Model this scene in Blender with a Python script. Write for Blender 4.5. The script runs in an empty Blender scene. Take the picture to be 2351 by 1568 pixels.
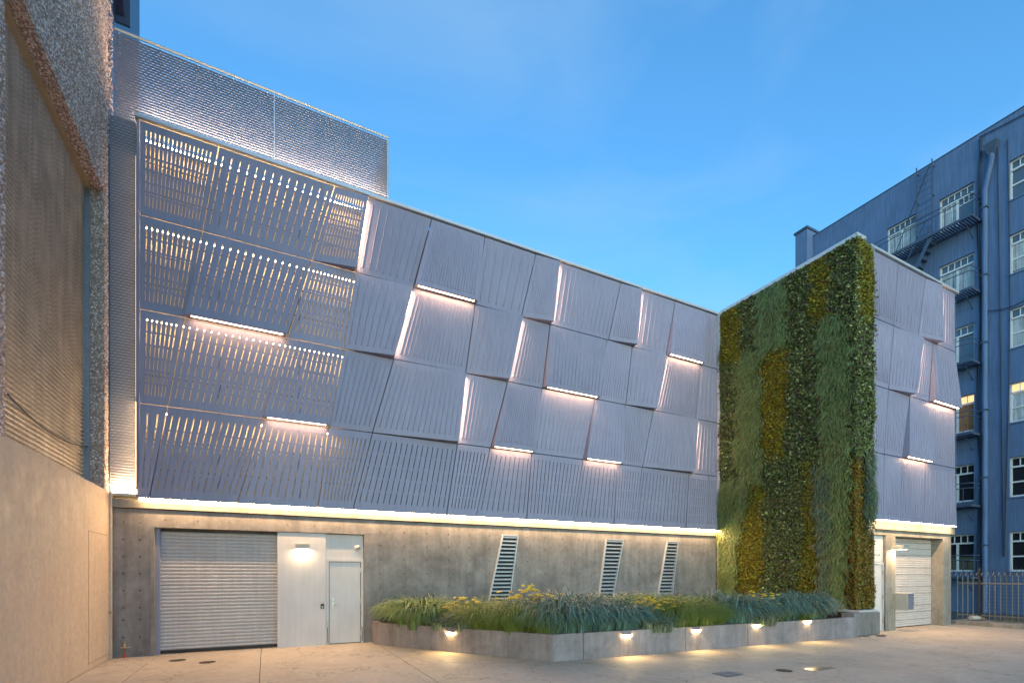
import bpy, math, random
import numpy as np
from mathutils import Vector, Matrix
random.seed(7); RNG = np.random.default_rng(7)
S = bpy.context.scene
COL = S.collection

# ------------------------------------------------------------------ camera
# axes: x runs along the long facade, y goes away into it, z up; metres
TH = math.radians(26.8); SN, CS = math.sin(TH), math.cos(TH)
CAM = Vector((2.894, -12.81, 1.78)); FPX, CX, HZ = 1119.0, 1175.5, 1315.0
cd = bpy.data.cameras.new('camera'); cam = bpy.data.objects.new('camera', cd); COL.objects.link(cam)
cam.location = CAM; cam.rotation_euler = (math.pi/2, 0, -TH)
cd.sensor_width = 36; cd.lens = 36*FPX/2351; cd.shift_y = (HZ-784)/2351; cd.clip_end = 2000; cd.clip_start = .05
S.camera = cam

# ------------------------------------------------------------------ sky, sun, exposure
SUN_EL, SUN_AZ = math.radians(12), math.radians(198)     # low pink glow from behind the camera, to the left
W = bpy.data.worlds.new('World'); S.world = W; W.use_nodes = True
nt = W.node_tree; nt.nodes.clear()
wo = nt.nodes.new('ShaderNodeOutputWorld'); bg = nt.nodes.new('ShaderNodeBackground'); bg.inputs['Strength'].default_value = .15
sky = nt.nodes.new('ShaderNodeTexSky'); sky.sky_type = 'NISHITA'; sky.sun_disc = False
sky.sun_elevation = SUN_EL; sky.sun_rotation = SUN_AZ; sky.altitude = 0; sky.air_density = 1.3; sky.dust_density = 1.0; sky.ozone_density = 3
tint = nt.nodes.new('ShaderNodeMix'); tint.data_type = 'RGBA'; tint.blend_type = 'MULTIPLY'; tint.inputs['Factor'].default_value = 1
tint.inputs['B'].default_value = (.445, .855, 1.08, 1)
# thin high wisps, the same all round the sky
wtc = nt.nodes.new('ShaderNodeTexCoord'); wmp = nt.nodes.new('ShaderNodeMapping'); wmp.inputs['Scale'].default_value = (1.1, 2.4, 5.0); wmp.inputs['Rotation'].default_value = (.25, .3, .5)
wno = nt.nodes.new('ShaderNodeTexNoise'); wno.inputs['Scale'].default_value = 1.6; wno.inputs['Detail'].default_value = 6; wno.inputs['Roughness'].default_value = .52; wno.inputs['Distortion'].default_value = .5
wrp = nt.nodes.new('ShaderNodeMapRange'); wrp.inputs['From Min'].default_value = .40; wrp.inputs['From Max'].default_value = .85; wrp.inputs['To Max'].default_value = .5
wmx = nt.nodes.new('ShaderNodeMix'); wmx.data_type = 'RGBA'; wmx.inputs['B'].default_value = (1.0, 1.65, 2.4, 1)
nt.links.new(wtc.outputs['Generated'], wmp.inputs['Vector']); nt.links.new(wmp.outputs[0], wno.inputs['Vector'])
nt.links.new(wno.outputs['Fac'], wrp.inputs['Value']); nt.links.new(wrp.outputs[0], wmx.inputs['Factor'])
nt.links.new(sky.outputs[0], tint.inputs['A']); nt.links.new(tint.outputs['Result'], wmx.inputs['A'])
nt.links.new(wmx.outputs['Result'], bg.inputs['Color']); nt.links.new(bg.outputs[0], wo.inputs[0])
sl = bpy.data.lights.new('sun', 'SUN'); sl.energy = .30; sl.angle = math.radians(50); sl.color = (1, .56, .56)
so = bpy.data.objects.new('sun', sl); COL.objects.link(so)
sd = Vector((math.sin(SUN_AZ)*math.cos(SUN_EL), math.cos(SUN_AZ)*math.cos(SUN_EL), math.sin(SUN_EL)))
so.rotation_euler = sd.to_track_quat('Z', 'Y').to_euler()
S.view_settings.view_transform = 'Standard'; S.view_settings.look = 'None'; S.view_settings.exposure = 1.4; S.view_settings.gamma = 1
S.cycles.use_denoising = True; S.cycles.max_bounces = 6; S.cycles.diffuse_bounces = 3; S.cycles.sample_clamp_indirect = 6

# ------------------------------------------------------------------ photo point -> place on a known plane
def ray(px, py):
    a, b = (px-CX)/FPX, (HZ-py)/FPX
    return Vector((SN+CS*a, CS-SN*a, b))
def on_y(px, py, y=0.): r = ray(px, py); t = (y-CAM.y)/r.y; return CAM+r*t
def on_x(px, py, x=0.): r = ray(px, py); t = (x-CAM.x)/r.x; return CAM+r*t
def on_z(px, py, z=0.): r = ray(px, py); t = (z-CAM.z)/r.z; return CAM+r*t
def ax(px, y=0.): return on_y(px, HZ, y).x

# ------------------------------------------------------------------ materials
def nodes(name):
    m = bpy.data.materials.new(name); m.use_nodes = True
    t = m.node_tree; return m, t, t.nodes['Principled BSDF']
def posn(t, scale=(1, 1, 1)):
    g = t.nodes.new('ShaderNodeNewGeometry'); mp = t.nodes.new('ShaderNodeMapping'); mp.inputs['Scale'].default_value = scale
    t.links.new(g.outputs['Position'], mp.inputs['Vector']); return mp.outputs[0]
def noise(t, vec, scale, detail=5, rough=.6, dist=0):
    n = t.nodes.new('ShaderNodeTexNoise'); n.inputs['Scale'].default_value = scale; n.inputs['Detail'].default_value = detail
    n.inputs['Roughness'].default_value = rough; n.inputs['Distortion'].default_value = dist; t.links.new(vec, n.inputs['Vector']); return n.outputs['Fac']
def ramp(t, fac, stops):
    r = t.nodes.new('ShaderNodeValToRGB'); el = r.color_ramp.elements
    while len(el) > len(stops): el.remove(el[-1])
    while len(el) < len(stops): el.new(.5)
    for e_, (p, c) in zip(el, stops): e_.position = p; e_.color = (*c, 1) if len(c) == 3 else c
    t.links.new(fac, r.inputs[0]); return r.outputs[0]
def mix(t, a, b, fac, mode='MULTIPLY'):
    m = t.nodes.new('ShaderNodeMix'); m.data_type = 'RGBA'; m.blend_type = mode
    for k, v in (('A', a), ('B', b), ('Factor', fac)):
        if hasattr(v, 'links'): t.links.new(v, m.inputs[k])
        else: m.inputs[k].default_value = v if k == 'Factor' else (*v, 1)
    return m.outputs['Result']
def bump(t, b, h, strength, dist=.01):
    n = t.nodes.new('ShaderNodeBump'); n.inputs['Strength'].default_value = strength; n.inputs['Distance'].default_value = dist
    t.links.new(h, n.inputs['Height']); t.links.new(n.outputs[0], b.inputs['Normal'])
def plain(name, col, rough=.6, metal=0., var=.12, scale=3., streak=0., bmp=0., bscale=60., spec=.4, objvar=0., spots=0.):
    m, t, b = nodes(name)
    v = noise(t, posn(t), scale, 6)
    lo, hi = 1-var, 1+var
    c = ramp(t, v, [(.3, [lo*x for x in col]), (.7, [min(1, hi*x) for x in col])])
    if streak:
        s = noise(t, posn(t, (6, 6, .35)), 2.2, 5)
        c = mix(t, c, ramp(t, s, [(.38, (1-streak,)*3), (.62, (1, 1, 1))]), 1.)
    if objvar:
        oi = t.nodes.new('ShaderNodeObjectInfo'); c = mix(t, c, ramp(t, oi.outputs['Random'], [(0, (1-objvar,)*3), (1, (1+objvar*.5,)*3)]), 1.)
    if spots: c = mix(t, c, ramp(t, noise(t, posn(t), 7, 8, .75), [(.60, (1, 1, 1)), (.74, (1-spots,)*3)]), 1.)
    t.links.new(c, b.inputs['Base Color']); b.inputs['Roughness'].default_value = rough; b.inputs['Metallic'].default_value = metal
    b.inputs['Specular IOR Level'].default_value = spec
    if bmp: bump(t, b, noise(t, posn(t), bscale, 4), bmp, .004)
    return m
def emit(name, col, strength):
    m, t, b = nodes(name); b.inputs['Base Color'].default_value = (*col, 1)
    b.inputs['Emission Color'].default_value = (*col, 1); b.inputs['Emission Strength'].default_value = strength; return m
def concrete(name, base, dark, light, streak=.2, blot=1.1, hsc=1., stain=0., fine=1.):
    m, t, b = nodes(name)
    p = posn(t)
    c = ramp(t, noise(t, p, blot, 8, .68, .6), [(.28, dark), (.5, base), (.72, light)])
    c = mix(t, c, ramp(t, noise(t, p, 9, 6, .7), [(.3, (.84, .84, .84)), (.7, (1.08, 1.08, 1.08))]), 1.)
    c = mix(t, c, ramp(t, noise(t, p, 85, 2, .6), [(.3, (.88, .88, .88)), (.6, (1.05, 1.05, 1.05))]), fine)
    if stain:
        c = mix(t, c, ramp(t, noise(t, p, 2.3, 9, .72, 1.2), [(.56, (1, 1, 1)), (.70, (1-stain,)*3)]), 1.)
        c = mix(t, c, ramp(t, noise(t, p, 13, 5, .7, .4), [(.68, (1, 1, 1)), (.76, (1-stain*1.4,)*3)]), 1.)
        w_ = t.nodes.new('ShaderNodeTexVoronoi'); w_.feature = 'DISTANCE_TO_EDGE'; w_.inputs['Scale'].default_value = .42
        dv = t.nodes.new('ShaderNodeVectorMath'); dv.operation = 'ADD'; nz = t.nodes.new('ShaderNodeTexNoise'); nz.inputs['Scale'].default_value = 1.8; nz.inputs['Detail'].default_value = 6
        t.links.new(p, nz.inputs['Vector']); t.links.new(p, dv.inputs[0]); t.links.new(nz.outputs['Color'], dv.inputs[1]); t.links.new(dv.outputs[0], w_.inputs['Vector'])
        c = mix(t, c, ramp(t, w_.outputs['Distance'], [(.0, (1-stain*1.6,)*3), (.006, (1, 1, 1))]), 1.)
    if streak: c = mix(t, c, ramp(t, noise(t, posn(t, (3.2, 3.2, .28)), 1.7, 5, .65), [(.36, (1-streak,)*3), (.6, (1.04,)*3)]), 1.)
    t.links.new(c, b.inputs['Base Color'])
    r = ramp(t, noise(t, p, 3, 4), [(.3, (.6,)*3), (.7, (.88,)*3)]); t.links.new(r, b.inputs['Roughness'])
    bump(t, b, noise(t, p, 40, 6, .7), .35*hsc, .006); return m
def tinted(name, rough=.55, trans=.0):
    m, t, b = nodes(name); a = t.nodes.new('ShaderNodeAttribute'); a.attribute_name = 'tint'
    t.links.new(a.outputs['Color'], b.inputs['Base Color']); b.inputs['Roughness'].default_value = rough; b.inputs['Specular IOR Level'].default_value = .3
    return m

M = {}
M['panel'] = plain('painted_panel_metal', (.32, .305, .41), .40, 0, .06, .9, .10, objvar=.10)
M['cap'] = plain('cap_metal', (.62, .64, .66), .35, .3, .05, 1.2)
M['screen_back'] = plain('screen_backing', (.10, .11, .16), .7)
M['backing'] = plain('backing_sheet', (.16, .16, .17), .7)
M['liner'] = plain('cavity_liner', (.74, .62, .44), .7)
M['girt'] = plain('girt_steel', (.18, .16, .13), .6)
M['mesh'] = plain('expanded_metal', (.36, .37, .46), .40, .3, .10, 2)
M['conc'] = concrete('board_concrete', (.255, .230, .215), (.145, .132, .125), (.36, .325, .30), .20, .9)
M['conc_dark'] = plain('tie_hole', (.05, .045, .04), .9)
M['fascia'] = concrete('fascia_concrete', (.29, .265, .225), (.21, .195, .165), (.36, .33, .285), .22, 1.6)
M['planter'] = concrete('planter_concrete', (.315, .268, .272), (.225, .192, .195), (.41, .35, .35), .22, 1.4)
M['ground'] = concrete('courtyard_concrete', (.50, .415, .325), (.41, .335, .26), (.58, .49, .395), 0, .55, .8, .28)
M['joint'] = plain('joint_filler', (.10, .085, .07), .9)
M['white'] = plain('white_paint', (.68, .63, .60), .5, 0, .05, 1.6, .06)
M['shutter'] = plain('shutter_paint', (.54, .50, .48), .42, 0, .06, 2, .10)
M['steel'] = plain('brushed_steel', (.55, .55, .55), .3, .9, .1, 8)
M['dark'] = plain('dark_plastic', (.02, .02, .022), .4)
M['louver'] = plain('louver_metal', (.62, .64, .67), .35, .4, .06, 4)
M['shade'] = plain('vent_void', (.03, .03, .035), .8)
M['cream'] = concrete('cream_render', (.60, .48, .37), (.54, .425, .32), (.64, .52, .405), .04, .6, .3, .07, .3)
M['cream_line'] = plain('cream_joint', (.34, .26, .19), .8)
M['pebble_base'] = plain('pebble_mortar', (.40, .28, .22), .9, 0, .2, 9)
M['corr'] = plain('corrugated_sheet', (.60, .52, .44), .42, .15, .18, 2.5, .30)
M['trim'] = plain('tan_trim', (.50, .36, .22), .5, 0, .1, 6)
M['frame_blue'] = plain('grey_channel', (.30, .32, .38), .4, .5)
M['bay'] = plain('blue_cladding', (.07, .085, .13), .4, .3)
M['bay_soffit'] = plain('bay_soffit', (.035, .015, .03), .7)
M['blue'] = plain('blue_wall_paint', (.135, .21, .365), .75, 0, .10, .9, .20, .2, 40, .3, 0, .14)
M['blue_metal'] = plain('blue_metal_paint', (.07, .10, .16), .45, 0, .1, 6)
M['winframe'] = plain('window_white', (.80, .80, .80), .5, 0, .05, 5)
M['soil'] = plain('soil', (.05, .035, .025), .95, 0, .4, 15)
M['rail'] = plain('fence_paint', (.24, .235, .23), .45, .2, .1, 6)
M['fence_dark'] = plain('fence_post_paint', (.05, .04, .035), .5)
M['iron'] = plain('cast_iron', (.075, .065, .055), .6, .5, .3, 20, 0, .3, 120)
M['plate'] = plain('steel_plate', (.55, .52, .45), .28, .7, .1, 12)
M['brass'] = plain('brass', (.55, .42, .25), .35, .7)
M['red'] = plain('red_paint', (.65, .06, .03), .5)
M['rust'] = plain('rusty_chain', (.28, .15, .09), .8)
M['boxpaint'] = plain('box_paint', (.42, .42, .38), .5, 0, .05)
M['cable'] = plain('cable_rubber', (.03, .035, .05), .6)
M['rubble'] = plain('dry_twigs', (.16, .13, .10), .9)
M['leaf'] = tinted('leaf', .5); M['blade'] = tinted('blade', .45); M['pebble'] = tinted('pebble', .65); M['petal'] = tinted('petal', .6)
M['led'] = emit('led_warm', (1, .645, .32), 80)
M['led_p'] = emit('led_panel', (1, .60, .34), 21)
M['led_v'] = emit('led_panel_side', (1, .60, .34), 20)
M['led_c'] = emit('led_cavity', (1, .70, .34), 17)
M['led_e'] = emit('led_edge', (1, .60, .28), 3.2)
M['led_f'] = emit('led_edge_foot', (1, .66, .30), 14)
M['led_r'] = emit('led_roof', (1, .70, .42), 60)
M['led_s'] = emit('led_step', (1, .70, .30), 95)
M['led_w'] = emit('led_sconce', (1, .72, .40), 60)
def glass(name, col, em=None, est=0.):
    m, t, b = nodes(name); b.inputs['Base Color'].default_value = (*col, 1); b.inputs['Roughness'].default_value = .06; b.inputs['Specular IOR Level'].default_value = .8
    if em: b.inputs['Emission Color'].default_value = (*em, 1); b.inputs['Emission Strength'].default_value = est
    return m
M['g_dark'] = glass('window_glass_dark', (.02, .022, .03))
M['g_mid'] = glass('window_glass', (.10, .13, .18))
M['g_lit'] = glass('window_glass_lit', (.3, .2, .1), (1, .55, .2), .55)
M['curtain'] = plain('curtain', (.55, .58, .60), .9, 0, .2, 3, .4)
M['curtain_w'] = plain('orange_curtain', (.50, .22, .10), .9, 0, .2, 3, .3)

# ------------------------------------------------------------------ object helpers
def tag(o, label=None, cat=None, group=None, kind=None):
    if label: o['label'] = label
    if cat: o['category'] = cat
    if group: o['group'] = group
    if kind: o['kind'] = kind
    return o
def attach(o, parent):
    if parent is not None:
        o.parent = parent; o.matrix_parent_inverse = Matrix.Translation(-WLOC[parent.name])
    WLOC[o.name] = Vector((0, 0, 0))
WLOC = {}
def empty(name, loc, label, cat, group=None):
    o = bpy.data.objects.new(name, None); COL.objects.link(o); o.location = loc; o.empty_display_size = .2
    WLOC[o.name] = Vector(loc); return tag(o, label, cat, group)
def link(name, me, parent=None, loc=None):
    o = bpy.data.objects.new(name, me); COL.objects.link(o)
    attach(o, parent)
    if loc is not None:
        o.location = loc; WLOC[o.name] = Vector(loc)
    return o
class MB:
    def __init__(s): s.v = []; s.f = []; s.sm = []
    def quad(s, a, b, c, d): n = len(s.v); s.v += [a, b, c, d]; s.f.append((n, n+1, n+2, n+3)); return s
    def tri(s, a, b, c): n = len(s.v); s.v += [a, b, c]; s.f.append((n, n+1, n+2)); return s
    def hexa(s, p):     # p: 8 corners, bottom ring 0-3 ccw then top ring 4-7
        n = len(s.v); s.v += list(p)
        for f in ((3, 2, 1, 0), (4, 5, 6, 7), (0, 1, 5, 4), (1, 2, 6, 5), (2, 3, 7, 6), (3, 0, 4, 7)): s.f.append(tuple(n+i for i in f))
        return s
    def box(s, x0, x1, y0, y1, z0, z1):
        return s.hexa([(x0, y0, z0), (x1, y0, z0), (x1, y1, z0), (x0, y1, z0), (x0, y0, z1), (x1, y0, z1), (x1, y1, z1), (x0, y1, z1)])
    def bar(s, a, b, w, h=None, up=(0, 0, 1)):
        a, b = Vector(a), Vector(b); h = h or w; d = (b-a).normalized(); u = Vector(up)
        if abs(d.dot(u)) > .98: u = Vector((0, 1, 0))
        sx = d.cross(u).normalized()*w/2; sy = sx.cross(d).normalized()*h/2
        return s.hexa([tuple(a-sx-sy), tuple(a+sx-sy), tuple(a+sx+sy), tuple(a-sx+sy), tuple(b-sx-sy), tuple(b+sx-sy), tuple(b+sx+sy), tuple(b-sx+sy)])
    def tube(s, pts, r, n=6):
        pts = [Vector(p) for p in pts]; n0 = len(s.v)
        for i, p in enumerate(pts):
            d = (pts[min(i+1, len(pts)-1)]-pts[max(i-1, 0)]).normalized()
            u = Vector((0, 0, 1)) if abs(d.z) < .9 else Vector((0, 1, 0))
            a = d.cross(u).normalized(); b = a.cross(d)
            rr = r[i] if isinstance(r, (list, tuple)) else r
            for k in range(n): t = 2*math.pi*k/n; s.v.append(tuple(p+a*math.cos(t)*rr+b*math.sin(t)*rr))
        for i in range(len(pts)-1):
            for k in range(n):
                q = n0+i*n; s.f.append((q+k, q+(k+1) % n, q+n+(k+1) % n, q+n+k))
        s.f.append(tuple(n0+k for k in range(n))[::-1]); s.f.append(tuple(n0+(len(pts)-1)*n+k for k in range(n))); return s
    def prism(s, poly, z0, z1):
        n = len(s.v); k = len(poly)
        s.v += [(x, y, z0) for x, y in poly]+[(x, y, z1) for x, y in poly]
        s.f.append(tuple(n+i for i in range(k))[::-1]); s.f.append(tuple(n+k+i for i in range(k)))
        for i in range(k): j = (i+1) % k; s.f.append((n+i, n+j, n+k+j, n+k+i))
        return s
    def lathe(s, c, prof, n=16, axis='z'):
        n0 = len(s.v)
        for r, h in prof:
            for k in range(n):
                t = 2*math.pi*k/n; x, y = r*math.cos(t), r*math.sin(t)
                s.v.append((c[0]+x, c[1]+y, c[2]+h) if axis == 'z' else (c[0]+x, c[1]+h, c[2]+y))
        for i in range(len(prof)-1):
            for k in range(n): q = n0+i*n; s.f.append((q+k, q+(k+1) % n, q+n+(k+1) % n, q+n+k))
        s.f.append(tuple(n0+(len(prof)-1)*n+k for k in range(n))); s.f.append(tuple(n0+k for k in range(n))[::-1]); return s
    def mesh(s, name, mat, bevel=0):
        me = bpy.data.meshes.new(name); me.from_pydata([tuple(p) for p in s.v], [], s.f); me.materials.append(M[mat] if isinstance(mat, str) else mat); me.validate(); return me
    def build(s, name, mat, parent=None, bevel=0, smooth=False):
        o = link(name, s.mesh(name, mat), parent)
        if smooth: o.data.polygons.foreach_set('use_smooth', [True]*len(o.data.polygons))
        if bevel:
            bv = o.modifiers.new('bevel', 'BEVEL'); bv.width = bevel; bv.segments = 2; bv.limit_method = 'ANGLE'
        return o
def box(name, mat, parent, x0, x1, y0, y1, z0, z1, bevel=0): return MB().box(x0, x1, y0, y1, z0, z1).build(name, mat, parent, bevel)
def np_mesh(name, mat, verts, faces, tints=None):
    """verts (n,3), faces (m,k) all alike, tints (n,3)"""
    me = bpy.data.meshes.new(name); verts = np.asarray(verts, np.float32); faces = np.asarray(faces, np.int32); k = faces.shape[1]
    me.vertices.add(len(verts)); me.vertices.foreach_set('co', verts.ravel())
    me.loops.add(faces.size); me.loops.foreach_set('vertex_index', faces.ravel())
    me.polygons.add(len(faces)); me.polygons.foreach_set('loop_start', np.arange(0, faces.size, k, dtype=np.int32)); me.polygons.foreach_set('loop_total', np.full(len(faces), k, np.int32))
    me.update(calc_edges=True)
    if tints is not None:
        a = me.attributes.new('tint', 'FLOAT_COLOR', 'POINT'); a.data.foreach_set('color', np.c_[tints, np.ones(len(tints))].astype(np.float32).ravel())
    me.materials.append(M[mat]); return me
def relief(us, vs, depth, P, holes_depth=.02):
    """sheet of cells; depth(i,j) None = hole right through, else how far the cell is sunk. P(u,v,d) -> point"""
    b = MB(); nu, nv = len(us)-1, len(vs)-1
    D = [[depth(i, j) for j in range(nv)] for i in range(nu)]
    dd = lambda x: holes_depth if x is None else x
    for i in range(nu):
        for j in range(nv):
            d = D[i][j]
            if d is not None: b.quad(P(us[i], vs[j], d), P(us[i+1], vs[j], d), P(us[i+1], vs[j+1], d), P(us[i], vs[j+1], d))
            if i+1 < nu and abs(dd(d)-dd(D[i+1][j])) > 1e-6:
                a, c = dd(d), dd(D[i+1][j]); b.quad(P(us[i+1], vs[j], a), P(us[i+1], vs[j], c), P(us[i+1], vs[j+1], c), P(us[i+1], vs[j+1], a))
            if j+1 < nv and abs(dd(d)-dd(D[i][j+1])) > 1e-6:
                a, c = dd(d), dd(D[i][j+1]); b.quad(P(us[i], vs[j+1], a), P(us[i+1], vs[j+1], a), P(us[i+1], vs[j+1], c), P(us[i], vs[j+1], c))
    return b
def cuts(lo, hi, spans):
    s = {lo, hi}
    for a, b in spans: s.add(a); s.add(b)
    return sorted(x for x in s if lo <= x <= hi)
def inside(x, spans): return any(a < x < b for a, b in spans)

# ================================================================== ground
g = MB().box(-60, 140, -60, 160, -.5, -.012).build('ground', 'joint'); tag(g, kind='structure')
jx = [-20, -.0, .8, 2.8, 5.4, 8.1, 10.8, 13.5, 16.2, 18.9, 21.6, 25.0]
jy = [-30, -18.5, -13.2, -7.9, .4]
for i in range(len(jx)-1):
    for j in range(len(jy)-1):
        h = .006
        MB().box(jx[i]+h, jx[i+1]-h, jy[j]+h, jy[j+1]-h, -.2, 0).build('slab', 'ground', g, .004)
box('slab', 'ground', g, 25.01, 60, -30, -8.9, -.2, -.002)

# ================================================================== long panelled building
B = empty('panelled_building', (9, 2, 0), 'long windowless building clad in folded pale metal panels over a concrete base', 'building')
ZS = [11.40, 9.395, 7.39, 5.385, 3.37]
L1 = 18.11; YC = -4.70; XC = 18.88; XE = 24.22
# core volumes
box('core_wall', 'backing', B, 5.3, L1+.0, .34, 9, 3.3, 11.3)
box('core_wall', 'liner', B, -.3, 5.3, .40, 9, 3.3, 11.3)
box('core_wall', 'backing', B, L1+.02, XE-.12, YC+.10, 9, 3.3, 11.3)

def make_panel(typ, n, off, xe, z0, z1, y0, seg=6, w=.020, led=None, lit=None, back=.04):
    """xe: (xtl, xtr, xbl, xbr); off: (tl, tr, bl, br) how far each corner stands out"""
    g_ = .012
    xtl, xtr, xbl, xbr = xe[0]+g_, xe[1]-g_, xe[2]+g_, xe[3]-g_
    zt, zb = z0-g_, z1+g_
    def P(u, v, d=0):   # v from 0 at top to 1 at bottom
        xt = xtl+(xtr-xtl)*u; xb = xbl+(xbr-xbl)*u
        o = (off[0]*(1-u)+off[1]*u)*(1-v)+(off[2]*(1-u)+off[3]*u)*v
        return (xt+(xb-xt)*v, y0-o+d, zt+(zb-zt)*v)
    width = (xtr-xtl+xbr-xbl)/2
    if typ == 'p':
        m = .10/width if n > 3 else .3; hw = min(w, .30*width/max(n, 1)*.8)/2/width
        cs = [m+(1-2*m)*i/max(1, n-1) for i in range(n)]
        sp = [(c-hw, c+hw) for c in cs]
        us = cuts(0, 1, sp)
        top, bot, gap = .085, .915, .009
        L = (bot-top)/seg
        vspan = [(top+k*L+(gap if k else 0), top+(k+1)*L-gap) for k in range(seg)]
        vs = cuts(0, 1, vspan)
        def dep(i, j):
            return None if inside((us[i]+us[i+1])/2, sp) and inside((vs[j]+vs[j+1])/2, vspan) else 0
        b = relief(us, vs, dep, P, .022)
    else:
        b = MB(); k = 4
        for i in range(k):
            for j in range(k): b.quad(P(i/k, j/k), P((i+1)/k, j/k), P((i+1)/k, (j+1)/k), P(i/k, (j+1)/k))
        m = .12/width; pitch = (1-2*m)*width/max(1, n-1); rw = min(.034, pitch*.42)/width; rh = .026 if pitch > .07 else .015
        for q in range(n):
            c = m+(1-2*m)*q/max(1, n-1); va, vb = .075, .925
            nn = 3
            for k2 in range(nn):
                a, e_ = va+(vb-va)*k2/nn, va+(vb-va)*(k2+1)/nn
                ha, he = -rh*(.35+.65*k2/nn), -rh*(.35+.65*(k2+1)/nn)
                r1, r2 = rw*.5, rw*.22
                A0, A1, A2, A3 = P(c-r1, a), P(c-r2, a, ha), P(c+r2, a, ha), P(c+r1, a)
                E0, E1, E2, E3 = P(c-r1, e_), P(c-r2, e_, he), P(c+r2, e_, he), P(c+r1, e_)
                b.quad(A0, A1, E1, E0); b.quad(A1, A2, E2, E1); b.quad(A2, A3, E3, E2)
            b.quad(E0, E1, E2, E3)
    # returned edges back to the wall
    K = 4
    def back_pt(p): return (p[0], y0+back, p[2])
    for (ua, va, ub, vb) in ((0, 0, 1, 0), (1, 0, 1, 1), (1, 1, 0, 1), (0, 1, 0, 0)):
        for k in range(K):
            p = P(ua+(ub-ua)*k/K, va+(vb-va)*k/K); q = P(ua+(ub-ua)*(k+1)/K, va+(vb-va)*(k+1)/K)
            b.quad(p, q, back_pt(q), back_pt(p))
    o = b.build('facade_panel', 'panel', B)
    # light strip tucked under a lower edge that stands out, or behind a right edge that does
    if off[2] > .14 and off[3] > .14:
        a = Vector(P(.05, 1)); c = Vector(P(.95, 1)); d = min(off[2], off[3])
        ya = y0-d*.62; hw = .020; z = zb-.006
        st = MB().quad((a.x, ya-hw, z), (c.x, ya-hw, z), (c.x, ya+hw, z), (a.x, ya+hw, z)).build('light_strip', 'led_p', o)
        MB().box(a.x-.03, c.x+.03, ya-hw-.02, ya+hw+.02, z+.002, z+.05).build('light_housing', 'panel', o)
    elif off[3] > .14:
        pts = []
        for v in (.06, .5, .96):
            p = Vector(P(1, v)); oo = off[1]*(1-v)+off[3]*v; pts.append((p.x+.006, y0-oo*.45, p.z))
        bb = MB()
        for p, q in zip(pts, pts[1:]): bb.quad((p[0], p[1]-.018, p[2]), (p[0], p[1]+.018, p[2]), (q[0], q[1]+.018, q[2]), (q[0], q[1]-.018, q[2]))
        bb.build('light_strip', 'led_v', o)
    return o

F0 = (0, 0, 0, 0); BO = (0, 0, .20, .20); BR = (0, .06, .01, .20); T1 = (0, .0, .05, .05); LBO = (0, 0, .025, .02)
ROWS = [
 ([(320, 320), (502, 465), (768, 717), (846, 817.5), (991, 949), (1113, 1092), (1230, 1197), (1284, 1264), (1425, 1397), (1472, 1455.6), (1550, 1529), (1621, 1610), (1651, 1650)],
  [('p', 16, F0), ('p', 14, F0), ('p', 12, BR), ('r', 8, F0), ('r', 20, BO), ('r', 6, F0), ('r', 11, BR), ('r', 13, F0), ('r', 11, BR), ('r', 7, F0), ('r', 14, BO), ('r', 4, F0)]),
 ([(320, 320), (465, 426.5), (716, 660.5), (816, 788), (949, 903), (1091, 1069), (1200, 1165), (1262.5, 1245.6), (1394, 1371), (1451.6, 1436.6), (1530, 1501), (1608, 1597), (1651, 1650)],
  [('p', 10, F0), ('p', 14, BO), ('p', 11, F0), ('r', 8, BR), ('r', 17, F0), ('r', 8, BR), ('r', 9, F0), ('r', 15, BO), ('r', 10, F0), ('r', 7, BR), ('r', 14, F0), ('r', 5, F0)]),
 ([(320, 320), (425, 385), (660, 605), (789, 755), (904, 855), (1070, 1049), (1165, 1127), (1244, 1222.5), (1366, 1339), (1435, 1424), (1500, 1475), (1601, 1587), (1651, 1650)],
  [('p', 7, F0), ('p', 14, F0), ('p', 11, BO), ('r', 8, F0), ('r', 15, BR), ('r', 9, F0), ('r', 15, BO), ('r', 12, F0), ('r', 10, BO), ('r', 9, F0), ('r', 15, BR), ('r', 7, F0)]),
 ([(320, 320), (385, 345), (605, 546), (754, 729.5), (855, 809), (1050, 1022.5), (1125, 1090.5), (1221, 1205.5), (1338, 1312), (1418, 1405), (1474, 1453.6), (1582, 1570), (1627, 1612), (1651, 1650)],
  [('p', 2, F0), ('p', 13, LBO), ('p', 10, F0), ('p', 9, LBO), ('p', 16, F0), ('p', 8, LBO), ('p', 9, F0), ('p', 13, LBO), ('p', 9, F0), ('p', 8, LBO), ('p', 14, F0), ('p', 8, LBO), ('p', 6, F0)]),
]
XP = 5.3
for r, (edges, ps) in enumerate(ROWS):
    for i, (typ, n, off) in enumerate(ps):
        xe = (ax(edges[i][0]), ax(edges[i+1][0]), ax(edges[i][1]), ax(edges[i+1][1]))
        if r == 3: off = tuple(o+(.085 if k > 1 else 0) for k, o in enumerate(off))
        make_panel(typ, n, off, xe, ZS[r], ZS[r+1], 0., 5 if r == 3 else 6)
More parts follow.
